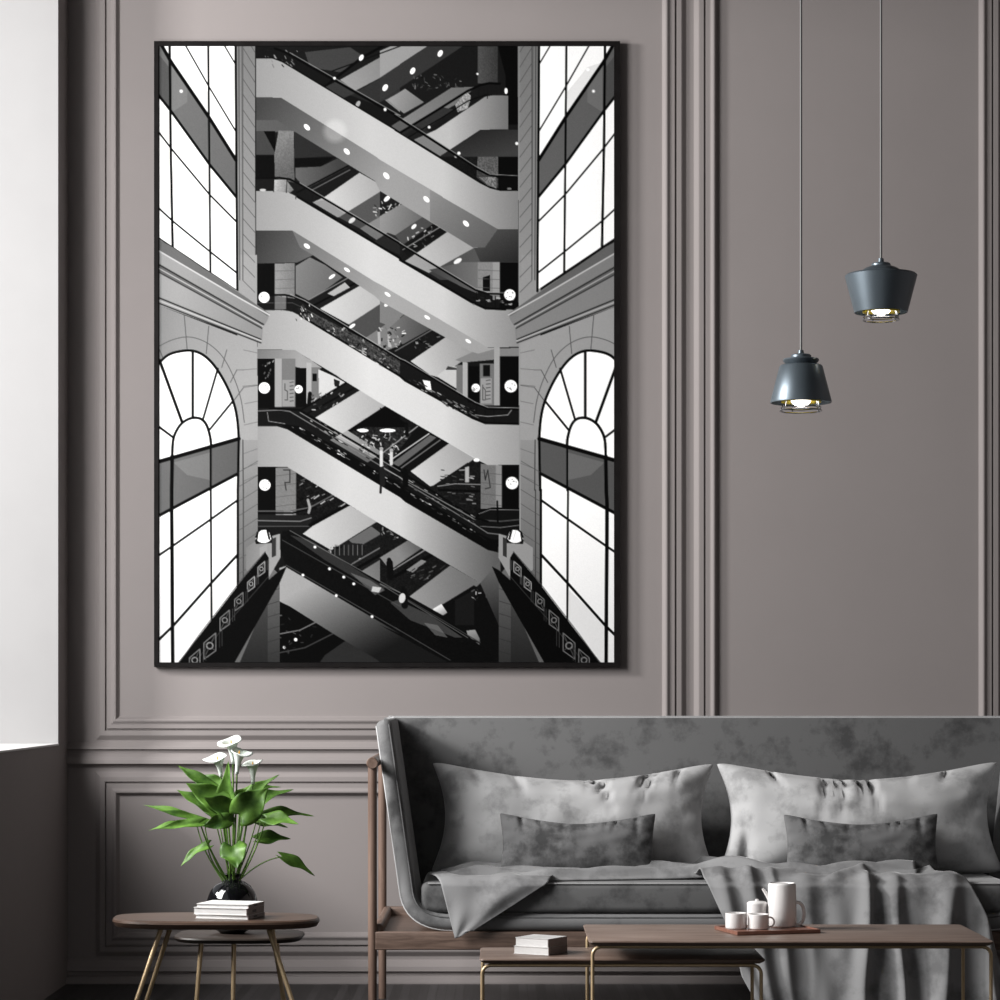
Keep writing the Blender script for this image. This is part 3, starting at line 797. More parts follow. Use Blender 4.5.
# ---------------------------------------------------------------- pendant lamps
dp = 6.6; kp = dp / F
def pendant(px, ytop, label, shade, cap, ring_y, ring_r0, ring_r1, ring_h, bulb_y, opening_r, parts):
    def zz(py): return 1 - (py - 690) * kp
    x = (px - 500) * kp; y = dp - D
    t = thing('pendant_lamp', label, 'lamp', (x, y, zz(ytop)), 'hanging pendant lamps')
    c = (x, y, 0)
    def LZ(pts, k=0): return [(r * kp, zz(py + k * r)) for (r, py) in pts]
    kt = (690 - ytop) / F; n_ = 4
    b = MB(); b.tube([(x, y, zz(ytop) - .002), (x, y, 2.5), (x, y, ZC - .02)], .0031, 10); b.build('cord', M['cord'], t)
    b = MB(); b.lathe([(0, ZC), (.05, ZC), (.05, ZC - .012), (.042, ZC - .02), (0, ZC - .022)], c, 32, False); b.build('ceiling_rose', M['pendant'], t)
    b = MB(); b.lathe(LZ(cap, kt), c, 48, False); b.build('cap', M['pendant'], t, True, 35)
    b = MB(); b.lathe(LZ(shade[:3], kt) + LZ(shade[3:-2]) + LZ(shade[-2:], kt), c, 64, False); b.build('shade', M['pendant'], t, True, 35)
    # yellow reflector disc just inside the opening, bulb below it
    b = MB(); b.lathe(LZ([(0, ring_y - 2.6), (opening_r - .5, ring_y - 2.6), (opening_r, ring_y - .2), (opening_r * .55, ring_y - 1.2)]), c, 48, False); b.build('reflector', M['yellow'], t, True, 40)
    pts = [(0, bulb_y)]
    Rb = 10.5
    for i in range(1, 13):
        a = PI / 2 * i / 12 * 1.25; pts.append((Rb * math.sin(a), bulb_y - Rb * (1 - math.cos(a)) * .8))
    b = MB(); b.lathe(LZ(pts), c, 40, False); b.build('bulb', M['bulb'], t)
    b = MB(); b.ring((x, y, zz(ring_y + ring_h)), ring_r1 * kp, .8 * kp); b.ring((x, y, zz(ring_y + ring_h - 3)), (ring_r1 - .4) * kp, .55 * kp); b.build('guard_ring', M['chrome'], t)
    for a in (.45, 1.9, 2.7, PI + .5, PI * 2 - .5, PI * 1.5 + .9):
        b = MB(); b.tube([(x + ring_r0 * kp * math.cos(a), y + ring_r0 * kp * math.sin(a), zz(ring_y - .5)), (x + ring_r1 * kp * math.cos(a), y + ring_r1 * kp * math.sin(a), zz(ring_y + ring_h))], .6 * kp, 6); b.build('guard_post', M['chrome'], t)
    reloc(t)
pendant(801, 350.5, 'grey pendant lamp with a shade that widens downwards, hanging lower',
        [(10, 362.5), (20.5, 362.5), (21.6, 363.6), (30.6, 401.5), (30.3, 402.8), (29.4, 402.6), (21, 366), (10, 365)],
        [(0, 350), (2.6, 350), (3, 353), (9.4, 353.4), (10.2, 354.2), (10.2, 356), (12, 356.4), (17.6, 356.6), (18.2, 357.8), (17, 360), (14, 362.6), (0, 362.8)],
        402.5, 18.5, 20.5, 8.3, 406.8, 20, None)
pendant(881, 258.5, 'grey pendant lamp with a shade that narrows downwards, hanging higher',
        [(12, 268.2), (34.6, 268.4), (36, 269.6), (26.8, 311.2), (26.4, 312.6), (25.4, 312.2), (34, 272), (12, 271)],
        [(0, 258), (2.6, 258), (3, 261.5), (8.8, 261.8), (9.6, 262.6), (9.6, 264.2), (12, 264.6), (16, 265.4), (21, 268.0), (22, 269.2), (0, 269.4)],
        312.5, 16.5, 18, 7.3, 315.6, 18.5, None)
# ---------------------------------------------------------------- framed black and white print
# The print is a flat sheet whose greys are computed here, vertex by vertex.
AX0, AX1, AY0, AY1 = 158.5, 614.0, 46.0, 662.5
SS = 3
AW = int(round((AX1 - AX0) * SS)); AH = int(round((AY1 - AY0) * SS)); AW -= AW % 2; AH -= AH % 2
art = np.full((AH, AW), 22.0, dtype=np.float32)
rng = np.random.RandomState(3)
def _win(x0, y0, x1, y1):
    a = max(0, int((x0 - AX0) * SS) - 2); b_ = min(AW, int((x1 - AX0) * SS) + 3)
    c_ = max(0, int((y0 - AY0) * SS) - 2); d_ = min(AH, int((y1 - AY0) * SS) + 3)
    if b_ <= a or d_ <= c_: return None
    xs = (np.arange(a, b_) + .5) / SS + AX0; ys = (np.arange(c_, d_) + .5) / SS + AY0
    return a, b_, c_, d_, xs[None, :], ys[:, None]
def mask(pts):
    xs = [p[0] for p in pts]; ys = [p[1] for p in pts]
    w = _win(min(xs), min(ys), max(xs), max(ys))
    if w is None: return None
    a, b_, c_, d_, X_, Y_ = w
    m = np.zeros((d_ - c_, b_ - a), bool); n = len(pts)
    for i in range(n):
        x1, y1 = pts[i]; x2, y2 = pts[(i + 1) % n]
        if y1 == y2: continue
        cond = (Y_ < max(y1, y2)) & (Y_ >= min(y1, y2))
        xi = x1 + (Y_ - y1) * (x2 - x1) / (y2 - y1)
        m ^= cond & (X_ < xi)
    return w, m
def poly(pts, v, grad=None, noise=0, alpha=1.0):
    """v: grey 0-255; grad=((x,y),v2,(x,y)): from v at the first point to v2 at the second"""
    r = mask(pts)
    if r is None: return
    (a, b_, c_, d_, X_, Y_), m = r
    if grad:
        (gx0, gy0), v2, (gx1, gy1) = grad; L2 = (gx1 - gx0) ** 2 + (gy1 - gy0) ** 2
        t = np.clip(((X_ - gx0) * (gx1 - gx0) + (Y_ - gy0) * (gy1 - gy0)) / L2, 0, 1); val = v + (v2 - v) * t
    else: val = np.full(m.shape, float(v))
    if noise:
        nz = rng.rand(m.shape[0] // 3 + 2, m.shape[1] // 3 + 2); nz = np.kron(nz, np.ones((3, 3)))[:m.shape[0], :m.shape[1]]
        val = val + (nz - .5) * 2 * noise
    reg = art[c_:d_, a:b_]
    reg[m] = reg[m] * (1 - alpha) + val[m] * alpha
def line(pts, v, w=1.0, alpha=1.0):
    for i in range(len(pts) - 1):
        (x1, y1), (x2, y2) = pts[i], pts[i + 1]
        W = _win(min(x1, x2) - w, min(y1, y2) - w, max(x1, x2) + w, max(y1, y2) + w)
        if W is None: continue
        a, b_, c_, d_, X_, Y_ = W
        dx, dy = x2 - x1, y2 - y1; L2 = dx * dx + dy * dy + 1e-9
        t = np.clip(((X_ - x1) * dx + (Y_ - y1) * dy) / L2, 0, 1)
        dist = np.hypot(X_ - x1 - t * dx, Y_ - y1 - t * dy)
        al = np.clip((w / 2 - dist) * SS + .5, 0, 1) * alpha
        reg = art[c_:d_, a:b_]; reg[:] = reg * (1 - al) + v * al
def disc(c, r, v, ry=None, ang=0, soft=0, alpha=1.0):
    ry = ry or r; R = max(r, ry) + soft
    W = _win(c[0] - R, c[1] - R, c[0] + R, c[1] + R)
    if W is None: return
    a, b_, c_, d_, X_, Y_ = W; dx = X_ - c[0]; dy = Y_ - c[1]; ca, sa = math.cos(ang), math.sin(ang)
    u = dx * ca + dy * sa; w = -dx * sa + dy * ca
    q = np.sqrt((u / r) ** 2 + (w / ry) ** 2)
    al = np.clip((1 - q) * (r * SS if not soft else r / soft) + (.5 if not soft else 0), 0, 1) * alpha
    reg = art[c_:d_, a:b_]; reg[:] = reg * (1 - al) + v * al
def Q(k, *pts):
    ox, oy = {1: (150, 30), 2: (380, 30), 3: (150, 240), 4: (380, 240), 5: (150, 440), 6: (380, 440)}[k]
    return [(ox + x / 4, oy + y / 4) for (x, y) in pts]
def smooth(pts, n=5):
    out = []; m = len(pts)
    for i in range(m - 1):
        p0 = pts[max(i - 1, 0)]; p1 = pts[i]; p2 = pts[i + 1]; p3 = pts[min(i + 2, m - 1)]
        for j in range(n):
            t = j / n
            out.append(tuple(.5 * ((2 * p1[k]) + (p2[k] - p0[k]) * t + (2 * p0[k] - 5 * p1[k] + 4 * p2[k] - p3[k]) * t * t + (3 * p1[k] - p0[k] - 3 * p2[k] + p3[k]) * t ** 3) for k in (0, 1)))
    return out + [pts[-1]]
def clutter(k, x0, y0, x1, y1, n, lo=60, hi=230, sz=(1.2, 3.5), ang=None):
    for _ in range(n):
        x, y = Q(k, (rng.uniform(x0, x1), rng.uniform(y0, y1)))[0]
        a = rng.uniform(0, PI) if ang is None else ang + rng.uniform(-.2, .2)
        L = rng.uniform(*sz); v = rng.uniform(lo, hi) if rng.rand() < .6 else rng.uniform(5, 50)
        line([(x - L / 2 * math.cos(a), y - L / 2 * math.sin(a)), (x + L / 2 * math.cos(a), y + L / 2 * math.sin(a))], v, rng.uniform(.5, 1.3))

def band(pts, hw, n, lo=70, hi=230):
    (x1, y1), (x2, y2) = pts; L = math.hypot(x2 - x1, y2 - y1); ux, uy = (x2 - x1) / L, (y2 - y1) / L
    for _ in range(n):
        t = rng.uniform(0, L); o_ = rng.uniform(-hw, hw); ln = rng.uniform(.6, 2.4); x = x1 + ux * t - uy * o_; y = y1 + uy * t + ux * o_
        line([(x - ux * ln, y - uy * ln), (x + ux * ln, y + uy * ln)], rng.uniform(lo, hi) if rng.rand() < .6 else rng.uniform(5, 40), rng.uniform(.5, 1.1))

# ---- behind everything: far galleries
poly(Q(1, (425, 60), (1000, 60), (1000, 1000), (425, 1000)), 26)
poly(Q(2, (0, 60), (552, 60), (552, 1000), (0, 1000)), 26)
# top-left balcony glass + far galleries
poly(Q(1, (620, 90), (800, 70), (860, 110), (760, 170), (640, 150)), 62)
poly(Q(1, (740, 212), (1000, 66), (1000, 150), (810, 250)), 150, ((337, 83), 120, (400, 50)))
poly(Q(2, (0, 85), (45, 65), (190, 65), (0, 190)), 150)
poly(Q(1, (800, 262), (1000, 150), (1000, 250), (900, 300)), 48); poly(Q(2, (0, 192), (190, 66), (330, 66), (0, 285)), 52)
poly(Q(1, (940, 282), (1000, 250), (1000, 330)), 130)
line(Q(1, (690, 235), (850, 110), (930, 66)), 8, 2.6); line(Q(1, (730, 165), (1000, 66)), 14, 1.2)
poly(Q(1, (690, 235), (760, 200), (830, 250), (770, 275)), 75)
poly(Q(2, (30, 280), (100, 236), (175, 290), (95, 335)), 150, ((390, 100), 110, (425, 112)))
for p in ((20, 232), (130, 165), (240, 95)): disc(Q(2, p)[0], 2.3, 250, 3.6, .5)
for p in ((942, 232), (832, 297), (845, 112)): disc(Q(1, p)[0], 2.0, 245, 3.4, .5)
clutter(2, 120, 180, 330, 240, 40, 40, 120)
poly(Q(2, (390, 66), (470, 66), (470, 215), (390, 215)), 78, ((478, 60), 55, (498, 60)), 6)
poly(Q(2, (470, 66), (552, 66), (552, 380), (505, 380), (500, 180)), 10)
poly(Q(2, (45, 385), (285, 232), (385, 228), (300, 300), (130, 392), (90, 415)), 128, ((400, 125), 105, (470, 90)))
poly(Q(2, (300, 300), (345, 250), (365, 265), (350, 315), (310, 330)), 150, None, 40)
poly(Q(2, (60, 418), (120, 385), (250, 310), (300, 320), (200, 385), (110, 440)), 50)
poly(Q(2, (240, 508), (100, 420), (150, 385), (200, 410)), 40)
poly(Q(2, (135, 440), (225, 400), (420, 268), (455, 262), (512, 264), (512, 398), (400, 400), (240, 505)), 182, ((450, 118), 110, (510, 118)))
line(Q(2, (80, 412), (215, 330), (350, 245), (400, 222), (435, 214), (478, 216)), 6, 2.4); line(Q(2, (110, 432), (250, 350), (350, 285), (430, 258)), 10, 1.2)
for x in (365, 395, 430): line(Q(2, (x, 235), (x - 2, 275)), 20, .8)
poly(Q(2, (235, 508), (402, 402), (552, 400), (552, 508)), 42, ((490, 130), 62, (500, 156)))
poly(Q(2, (265, 515), (390, 508), (390, 600), (330, 590)), 25, None, 10)
poly(Q(2, (390, 508), (472, 508), (472, 632), (430, 625), (385, 590)), 88, None, 18)
poly(Q(2, (472, 508), (552, 508), (552, 640), (472, 640)), 10)
disc(Q(2, (503, 245))[0], 1.6, 245, 3); disc(Q(2, (389, 177))[0], 1.1, 230); disc(Q(2, (546, 455))[0], 1.6, 235)
disc(Q(2, (302, 507))[0], 1.4, 235); disc(Q(2, (315, 494))[0], 1.6, 235); disc(Q(2, (516, 636))[0], 2.2, 170, 1.2)
# gallery left between first and second flights
poly(Q(1, (425, 362), (515, 360), (590, 400), (600, 410), (425, 410)), 84)
poly(Q(1, (425, 405), (500, 405), (500, 500), (425, 500)), 62); poly(Q(1, (455, 405), (500, 405), (505, 498)), 10)
poly(Q(1, (425, 502), (500, 502), (500, 592), (425, 592)), 12)
poly(Q(1, (515, 403), (575, 405), (578, 612), (500, 596), (498, 500)), 118, ((278, 140), 80, (295, 180)), 9)
for i in range(5): line(Q(1, (515 + i * 10, 600 - i * 3), (560 + i * 3, 420 + i * 12)), 95, .6, .6)
poly(Q(1, (578, 408), (620, 400), (745, 505), (680, 508), (578, 514)), 42)
poly(Q(1, (578, 514), (740, 510), (690, 545), (578, 548)), 12)
poly(Q(1, (582, 552), (682, 548), (750, 515), (805, 545), (650, 640), (600, 610), (582, 590)), 92, ((295, 175), 60, (340, 170)))
poly(Q(1, (590, 655), (800, 545), (835, 572), (680, 690), (640, 690)), 24); line(Q(1, (590, 650), (800, 540)), 5, 1.6)
line(Q(1, (650, 640), (800, 560)), 110, .7)
poly(Q(1, (652, 690), (700, 668), (838, 572), (945, 632), (780, 748)), 188, ((330, 200), 160, (380, 185)))
poly(Q(1, (650, 690), (700, 680), (790, 745), (750, 750)), 165)
poly(Q(1, (755, 750), (945, 632), (1000, 665), (1000, 700), (840, 795)), 78)
for p in ((948, 675), (808, 762)): disc(Q(1, p)[0], 2.1, 245, 4.0, .9)
poly(Q(1, (840, 795), (1000, 700), (1000, 790), (920, 850)), 128)
clutter(1, 890, 700, 1000, 750, 26, 60, 240)
poly(Q(1, (890, 850), (1000, 780), (1000, 900)), 40)
poly(Q(2, (0, 640), (60, 668), (100, 685), (0, 745)), 30); clutter(2, 0, 680, 105, 735, 22, 120, 240)
poly(Q(2, (0, 745), (110, 685), (195, 735), (60, 822), (0, 800)), 140, ((380, 216), 100, (420, 225)))
disc(Q(2, (28, 675))[0], 2.0, 240, 4, .8)
poly(Q(2, (60, 822), (190, 735), (235, 760), (90, 860)), 70); disc(Q(2, (135, 787))[0], 1.7, 235, 3.2, .8)
poly(Q(2, (85, 880), (235, 758), (290, 790), (110, 905)), 20); clutter(2, 110, 790, 230, 870, 26, 90, 230)
line(Q(2, (90, 880), (270, 770)), 140, .8)
poly(Q(2, (100, 925), (288, 795), (375, 872), (200, 975)), 190, ((410, 265), 160, (460, 245)))
poly(Q(2, (195, 972), (375, 872), (552, 870), (552, 930), (392, 930), (330, 1000), (240, 1000)), 66, ((430, 270), 90, (500, 250)))
disc(Q(2, (310, 925))[0], 2.2, 225, 4.5, 1.0)
poly(Q(4, (195, 120), (330, 90), (390, 90), (390, 215), (330, 190)), 74, ((430, 262), 110, (478, 262)))
poly(Q(4, (390, 90), (450, 90), (450, 225), (390, 200)), 132, None, 6); poly(Q(4, (410, 150), (440, 140), (440, 205), (410, 205)), 14)
poly(Q(4, (450, 90), (478, 90), (478, 240), (450, 240)), 150); poly(Q(4, (478, 90), (553, 90), (553, 275), (478, 275)), 9)
for y in (120, 155, 190): line(Q(4, (392, y), (476, y + 4)), 90, .5)
# gallery left between second and third flights
poly(Q(1, (425, 803), (570, 803), (655, 900), (590, 930), (425, 935)), 52, ((256, 232), 92, (310, 250)))
poly(Q(3, (430, 95), (500, 95), (500, 225), (430, 225)), 10); poly(Q(3, (500, 95), (580, 93), (580, 235), (500, 225)), 136, ((276, 260), 112, (296, 260)), 5)
for y in (125, 160, 195): line(Q(3, (502, y), (578, y - 3)), 92, .5)
poly(Q(3, (583, 105), (640, 70), (700, 100), (770, 150), (640, 245), (583, 215)), 118, ((297, 260), 95, (340, 275)))
poly(Q(3, (625, 245), (800, 148), (845, 175), (680, 280)), 26); line(Q(3, (635, 240), (805, 145)), 130, .8); line(Q(3, (655, 262), (830, 168)), 4, 1.8)
poly(Q(3, (710, 215), (780, 170), (800, 190), (735, 225)), 165)
poly(Q(3, (680, 275), (842, 182), (945, 240), (795, 338)), 192, ((320, 300), 170, (385, 300)))
poly(Q(3, (795, 338), (945, 240), (1000, 272), (1000, 300), (850, 400)), 72)
for p in ((948, 258), (808, 345), (728, 147)): disc(Q(3, p)[0], 1.5, 240, 3.8, .95)
poly(Q(3, (850, 400), (1000, 300), (1000, 420), (930, 450)), 118)
poly(Q(3, (650, 290), (860, 400), (1000, 470), (1000, 545), (600, 300)), 62, None, 30)
clutter(3, 700, 355, 800, 400, 22, 120, 245); clutter(3, 820, 400, 990, 500, 60, 60, 240)
for p in ((915, 390), (955, 400)):
    c_ = Q(3, p)[0]; line([(c_[0], c_[1] - 5), (c_[0] + .5, c_[1] + 6)], 170, 2.6); disc((c_[0], c_[1] - 7), 1.5, 60)
poly(Q(4, (0, 240), (60, 260), (105, 290), (40, 345), (0, 330)), 120); disc(Q(4, (28, 257))[0], 1.8, 240, 3.4, .9)
poly(Q(4, (38, 350), (105, 292), (215, 350), (95, 425)), 108, ((392, 328), 70, (430, 335)))
line(Q(4, (105, 295), (205, 350)), 235, 1.8); clutter(4, 0, 350, 100, 430, 30, 90, 240)
poly(Q(4, (50, 440), (215, 348), (268, 378), (130, 475)), 24); line(Q(4, (60, 445), (215, 355)), 110, .8); clutter(4, 120, 380, 250, 440, 22, 60, 190)
poly(Q(4, (122, 485), (268, 385), (375, 452), (235, 550), (200, 540)), 194, ((415, 365), 150, (470, 350)))
poly(Q(4, (300, 480), (400, 435), (556, 432), (556, 470), (330, 490)), 128)
poly(Q(4, (225, 545), (275, 507), (330, 505), (330, 610)), 190); poly(Q(4, (270, 505), (305, 512), (305, 520), (262, 520)), 60)
poly(Q(4, (305, 500), (330, 500), (330, 620), (305, 610)), 110); poly(Q(4, (330, 490), (350, 490), (350, 640), (330, 630)), 168)
poly(Q(4, (350, 505), (398, 505), (398, 660), (350, 650)), 9); poly(Q(4, (398, 495), (455, 495), (455, 662), (398, 662)), 112)
poly(Q(4, (412, 500), (440, 500), (440, 545), (412, 545)), 16); poly(Q(4, (402, 553), (446, 553), (446, 655), (402, 655)), 150)
poly(Q(4, (455, 430), (478, 430), (478, 662), (455, 662)), 160); poly(Q(4, (478, 466), (556, 466), (556, 672), (478, 672)), 8)
for i in range(6): line(Q(4, (424, 562 + i * 15), (440, 560 + i * 15)), 60, .8)
line(Q(4, (410, 580), (410, 640), (420, 640), (420, 600), (412, 590)), 70, .8)
# centre gallery (third and fourth flights)
poly(Q(3, (430, 440), (600, 440), (700, 510), (640, 520), (430, 475)), 108, ((258, 350), 150, (300, 362)))
poly(Q(3, (430, 475), (500, 475), (500, 672), (430, 672)), 9); clutter(3, 435, 480, 495, 560, 16, 60, 160, (.8, 2), -1.1)
poly(Q(3, (500, 475), (527, 475), (527, 668), (500, 668)), 152); poly(Q(3, (527, 475), (582, 475), (582, 668), (527, 668)), 112)
poly(Q(3, (530, 560), (578, 560), (578, 665), (530, 665)), 142)
for i in range(6): line(Q(3, (560, 570 + i * 15), (574, 568 + i * 15)), 62, .8)
line(Q(3, (540, 575), (540, 600), (550, 605), (550, 640), (540, 640)), 70, .9)
poly(Q(3, (582, 512), (626, 512), (626, 668), (582, 668)), 10); poly(Q(3, (626, 490), (646, 492), (646, 650), (626, 655)), 165)
poly(Q(3, (646, 510), (680, 510), (690, 640), (646, 650)), 112); poly(Q(3, (650, 535), (667, 535), (667, 565), (650, 565)), 12)
poly(Q(3, (674, 518), (735, 545), (780, 570), (770, 600), (700, 640), (676, 620)), 196); poly(Q(3, (735, 555), (760, 565), (755, 590), (738, 585)), 30)
line(Q(3, (640, 615), (636, 660)), 12, 4); disc(Q(3, (640, 612))[0], 1.5, 15)
poly(Q(3, (600, 690), (640, 660), (790, 570), (842, 600), (665, 705), (640, 720)), 24)
line(Q(3, (605, 680), (790, 568)), 8, 2.0); line(Q(3, (620, 700), (830, 585)), 6, 1.6); clutter(3, 640, 610, 800, 690, 50, 70, 200)
poly(Q(3, (660, 712), (842, 600), (945, 660), (765, 778)), 194, ((320, 415), 165, (385, 405)))
poly(Q(3, (765, 778), (945, 660), (1000, 690), (1000, 760), (860, 752)), 8)
poly(Q(3, (770, 775), (860, 748), (1000, 750), (1000, 920), (900, 860)), 34, None, 16)
poly(Q(3, (720, 800), (790, 762), (930, 850), (870, 890)), 168, ((330, 440), 120, (385, 455)))
for p in ((850, 762), (950, 760)): disc(Q(3, p)[0], 6, 235, 1.8)
clutter(3, 840, 780, 1000, 850, 80, 80, 240); line(Q(3, (820, 760), (1000, 860)), 10, 1.2)
poly(Q(4, (0, 670), (110, 735), (110, 755), (0, 750)), 8)
poly(Q(4, (0, 750), (120, 750), (150, 900), (0, 960)), 36, None, 18); clutter(4, 0, 760, 130, 880, 80, 80, 245); disc(Q(4, (30, 762))[0], 8, 240, 1.8)
poly(Q(4, (30, 900), (150, 745), (215, 780), (275, 812), (120, 930), (60, 980)), 16)
poly(Q(4, (45, 895), (200, 780), (225, 790), (75, 905)), 92); line(Q(4, (0, 860), (150, 745)), 150, 1.0); line(Q(4, (35, 885), (195, 775)), 200, 1.0); line(Q(4, (80, 915), (240, 800)), 120, .9)
line(Q(4, (105, 740), (108, 780)), 14, 3.6); disc(Q(4, (106, 735))[0], 1.5, 12)
poly(Q(4, (122, 925), (278, 812), (380, 872), (235, 975), (200, 985)), 198, ((415, 475), 160, (465, 458)))
poly(Q(4, (235, 975), (385, 872), (430, 898), (430, 1000), (230, 1000)), 26)
# right lower gallery
poly(Q(6, (200, 190), (350, 90), (402, 95), (402, 300), (330, 330), (230, 230)), 24, None, 8)
line(Q(6, (230, 185), (300, 175), (400, 178)), 130, 1.0); line(Q(6, (235, 200), (400, 205)), 4, 2.0); clutter(6, 240, 120, 390, 260, 40, 50, 170, (2, 6), .1)
poly(Q(6, (340, 110), (355, 105), (355, 170), (340, 170)), 170)
poly(Q(6, (402, 95), (462, 100), (462, 310), (402, 310)), 112, None, 5); line(Q(6, (415, 120), (420, 160), (430, 120), (440, 190), (420, 195)), 40, 1)
poly(Q(6, (462, 100), (486, 100), (486, 300), (462, 300)), 140); poly(Q(6, (486, 104), (562, 104), (562, 275), (486, 275)), 8)
for y in (130, 170, 215, 255): line(Q(6, (404, y), (484, y + 8)), 80, .5)
poly(Q(6, (380, 275), (562, 275), (562, 370), (480, 372), (400, 350)), 18)
line(Q(6, (385, 310), (405, 285), (450, 274), (562, 276)), 6, 2.4); line(Q(6, (395, 295), (440, 278), (560, 280)), 120, .7)
line(Q(6, (400, 320), (480, 325), (560, 318)), 70, 1.4); line(Q(6, (400, 345), (480, 350), (560, 340)), 110, .8)
line(Q(6, (468, 245), (470, 330)), 8, 1.8)
# gallery left under fourth flight
poly(Q(5, (430, 108), (503, 108), (503, 282), (430, 282)), 8); poly(Q(5, (503, 110), (585, 112), (585, 300), (503, 300)), 118, None, 5)
for y in (140, 180, 225, 262): line(Q(5, (505, y + 4), (583, y - 6)), 84, .5)
line(Q(5, (535, 120), (560, 120), (560, 170), (540, 170), (545, 200)), 50, 1.2); poly(Q(5, (535, 280), (570, 280), (570, 310), (535, 310)), 150)
poly(Q(5, (585, 125), (800, 262), (640, 345), (560, 350), (585, 300)), 20, None, 10); clutter(5, 590, 140, 780, 270, 60, 60, 200, (1.5, 6), -.55)
line(Q(5, (432, 284), (560, 284), (640, 270), (760, 205)), 90, 1.2); line(Q(5, (432, 292), (570, 292), (660, 270)), 4, 1.8)
poly(Q(5, (432, 300), (650, 300), (640, 345), (432, 350)), 30); line(Q(5, (432, 322), (600, 325), (650, 310)), 120, 1.0); line(Q(5, (432, 345), (640, 345)), 70, 1)
line(Q(5, (632, 240), (640, 270), (635, 290)), 150, 2.6); line(Q(5, (655, 290), (650, 335)), 20, 3)
line(Q(5, (640, 340), (800, 255)), 6, 3)
poly(Q(5, (612, 375), (650, 345), (800, 262), (910, 328), (725, 440)), 190, ((310, 525), 165, (375, 515)))
poly(Q(5, (670, 470), (725, 440), (905, 328), (1000, 380), (1000, 620), (850, 560)), 26, None, 8)
poly(Q(5, (795, 400), (885, 345), (925, 375), (830, 430)), 98); clutter(5, 680, 420, 860, 490, 60, 60, 210)
line(Q(5, (735, 430), (850, 430)), 8, 1.6); line(Q(5, (800, 500), (1000, 385)), 110, 1.2); line(Q(5, (815, 520), (1000, 415)), 6, 2.6)
poly(Q(5, (720, 470), (790, 410), (850, 415), (860, 450), (800, 500)), 30)
for i in range(7): line(Q(5, (740 + i * 18, 420), (740 + i * 18, 460)), 130, .5)
poly(Q(5, (845, 525), (1000, 430), (1000, 520), (920, 570)), 120, ((370, 575), 90, (400, 560)))
poly(Q(5, (910, 600), (1000, 540), (1000, 640)), 30)
poly(Q(6, (0, 335), (210, 455), (280, 498), (120, 620), (0, 600)), 22, None, 8)
poly(Q(6, (0, 470), (110, 402), (170, 430), (40, 520)), 130, ((400, 555), 90, (420, 545)))
line(Q(6, (50, 520), (195, 430)), 140, 1.0); line(Q(6, (60, 545), (215, 455)), 4, 3); poly(Q(6, (105, 520), (165, 478), (185, 485), (130, 530)), 130)
clutter(6, 60, 500, 260, 560, 26, 50, 150, (2, 6), -.55); clutter(6, 0, 340, 90, 400, 26, 60, 190)
poly(Q(6, (118, 625), (280, 502), (400, 572), (360, 610), (200, 690), (150, 650)), 150, ((410, 595), 110, (470, 585)))
poly(Q(6, (195, 690), (375, 580), (470, 650), (485, 887), (300, 760), (200, 700)), 14)
poly(Q(6, (300, 640), (375, 600), (375, 740), (300, 740)), 26); poly(Q(6, (190, 688), (245, 655), (268, 690), (240, 708)), 225, ((440, 606), 120, (446, 618)))
poly(Q(6, (345, 762), (380, 758), (398, 795), (395, 865), (365, 830)), 150, ((470, 632), 60, (478, 655)))
line(Q(6, (345, 790), (398, 810)), 8, 1.4); clutter(6, 370, 570, 440, 640, 14, 60, 200)
# lower left pit
poly(Q(5, (518, 640), (560, 655), (760, 790), (930, 888), (518, 888)), 9)
line(Q(5, (520, 775), (600, 760), (680, 720)), 120, 1.0); line(Q(5, (520, 850), (620, 830), (750, 765)), 60, 1.2); poly(Q(5, (700, 860), (800, 790), (920, 888), (680, 888)), 44)
disc(Q(5, (583, 798))[0], 1.7, 240); disc(Q(5, (537, 829))[0], 1.4, 210); clutter(5, 520, 700, 660, 870, 20, 30, 90)

# ---- main flights, top to bottom
def flight(face, v1, v2, soffit=None, sv=(125, 90), rail=None, edge=None):
    if soffit: poly(soffit, sv[0], (soffit[0], sv[1], soffit[len(soffit) // 2]))
    xs = [p[0] for p in face]
    mid = (min(xs) + max(xs)) / 2
    poly(face, v1, ((min(xs), 0), v2, (mid, 0)))
    poly([p for p in face], v2, ((mid + 30, 0), v2, (max(xs), 0)), alpha=0)
# flight 1
top1 = Q(1, (425, 113), (490, 113), (530, 128), (1000, 412)) + Q(2, (60, 402), (400, 612), (440, 632), (480, 642), (552, 642))
bot1 = Q(2, (552, 797), (470, 797), (0, 520)) + Q(1, (900, 505), (525, 272), (425, 270))
sof1 = Q(1, (425, 272), (525, 272), (900, 505)) + Q(2, (0, 520), (470, 797), (418, 872), (370, 872), (0, 645)) + Q(1, (900, 605), (580, 408), (510, 362), (425, 362))
poly(sof1, 62, ((262, 100), 150, (395, 165)))
poly(Q(2, (200, 640), (470, 797), (418, 872), (370, 870), (200, 765)), 135, ((430, 190), 92, (490, 245)))
poly(Q(2, (470, 797), (552, 797), (552, 928), (400, 928), (375, 872), (420, 870)), 70, ((500, 230), 40, (518, 262)))
poly(top1 + bot1, 142, ((256, 0), 190, (370, 0))); poly(Q(2, (250, 525), (400, 612), (440, 632), (480, 642), (552, 642), (552, 797), (470, 797), (250, 670)), 190, ((443, 0), 128, (518, 0)))
for p in ((628, 390), (787, 487), (945, 583)): disc(Q(1, p)[0], 2.2, 252, 3.7, -.75)
for p in ((25, 585), (185, 678), (343, 775)): disc(Q(2, p)[0], 2.2, 252, 3.7, -.75)
disc(Q(1, (740, 405))[0], 14, 235, soft=6, alpha=.30)
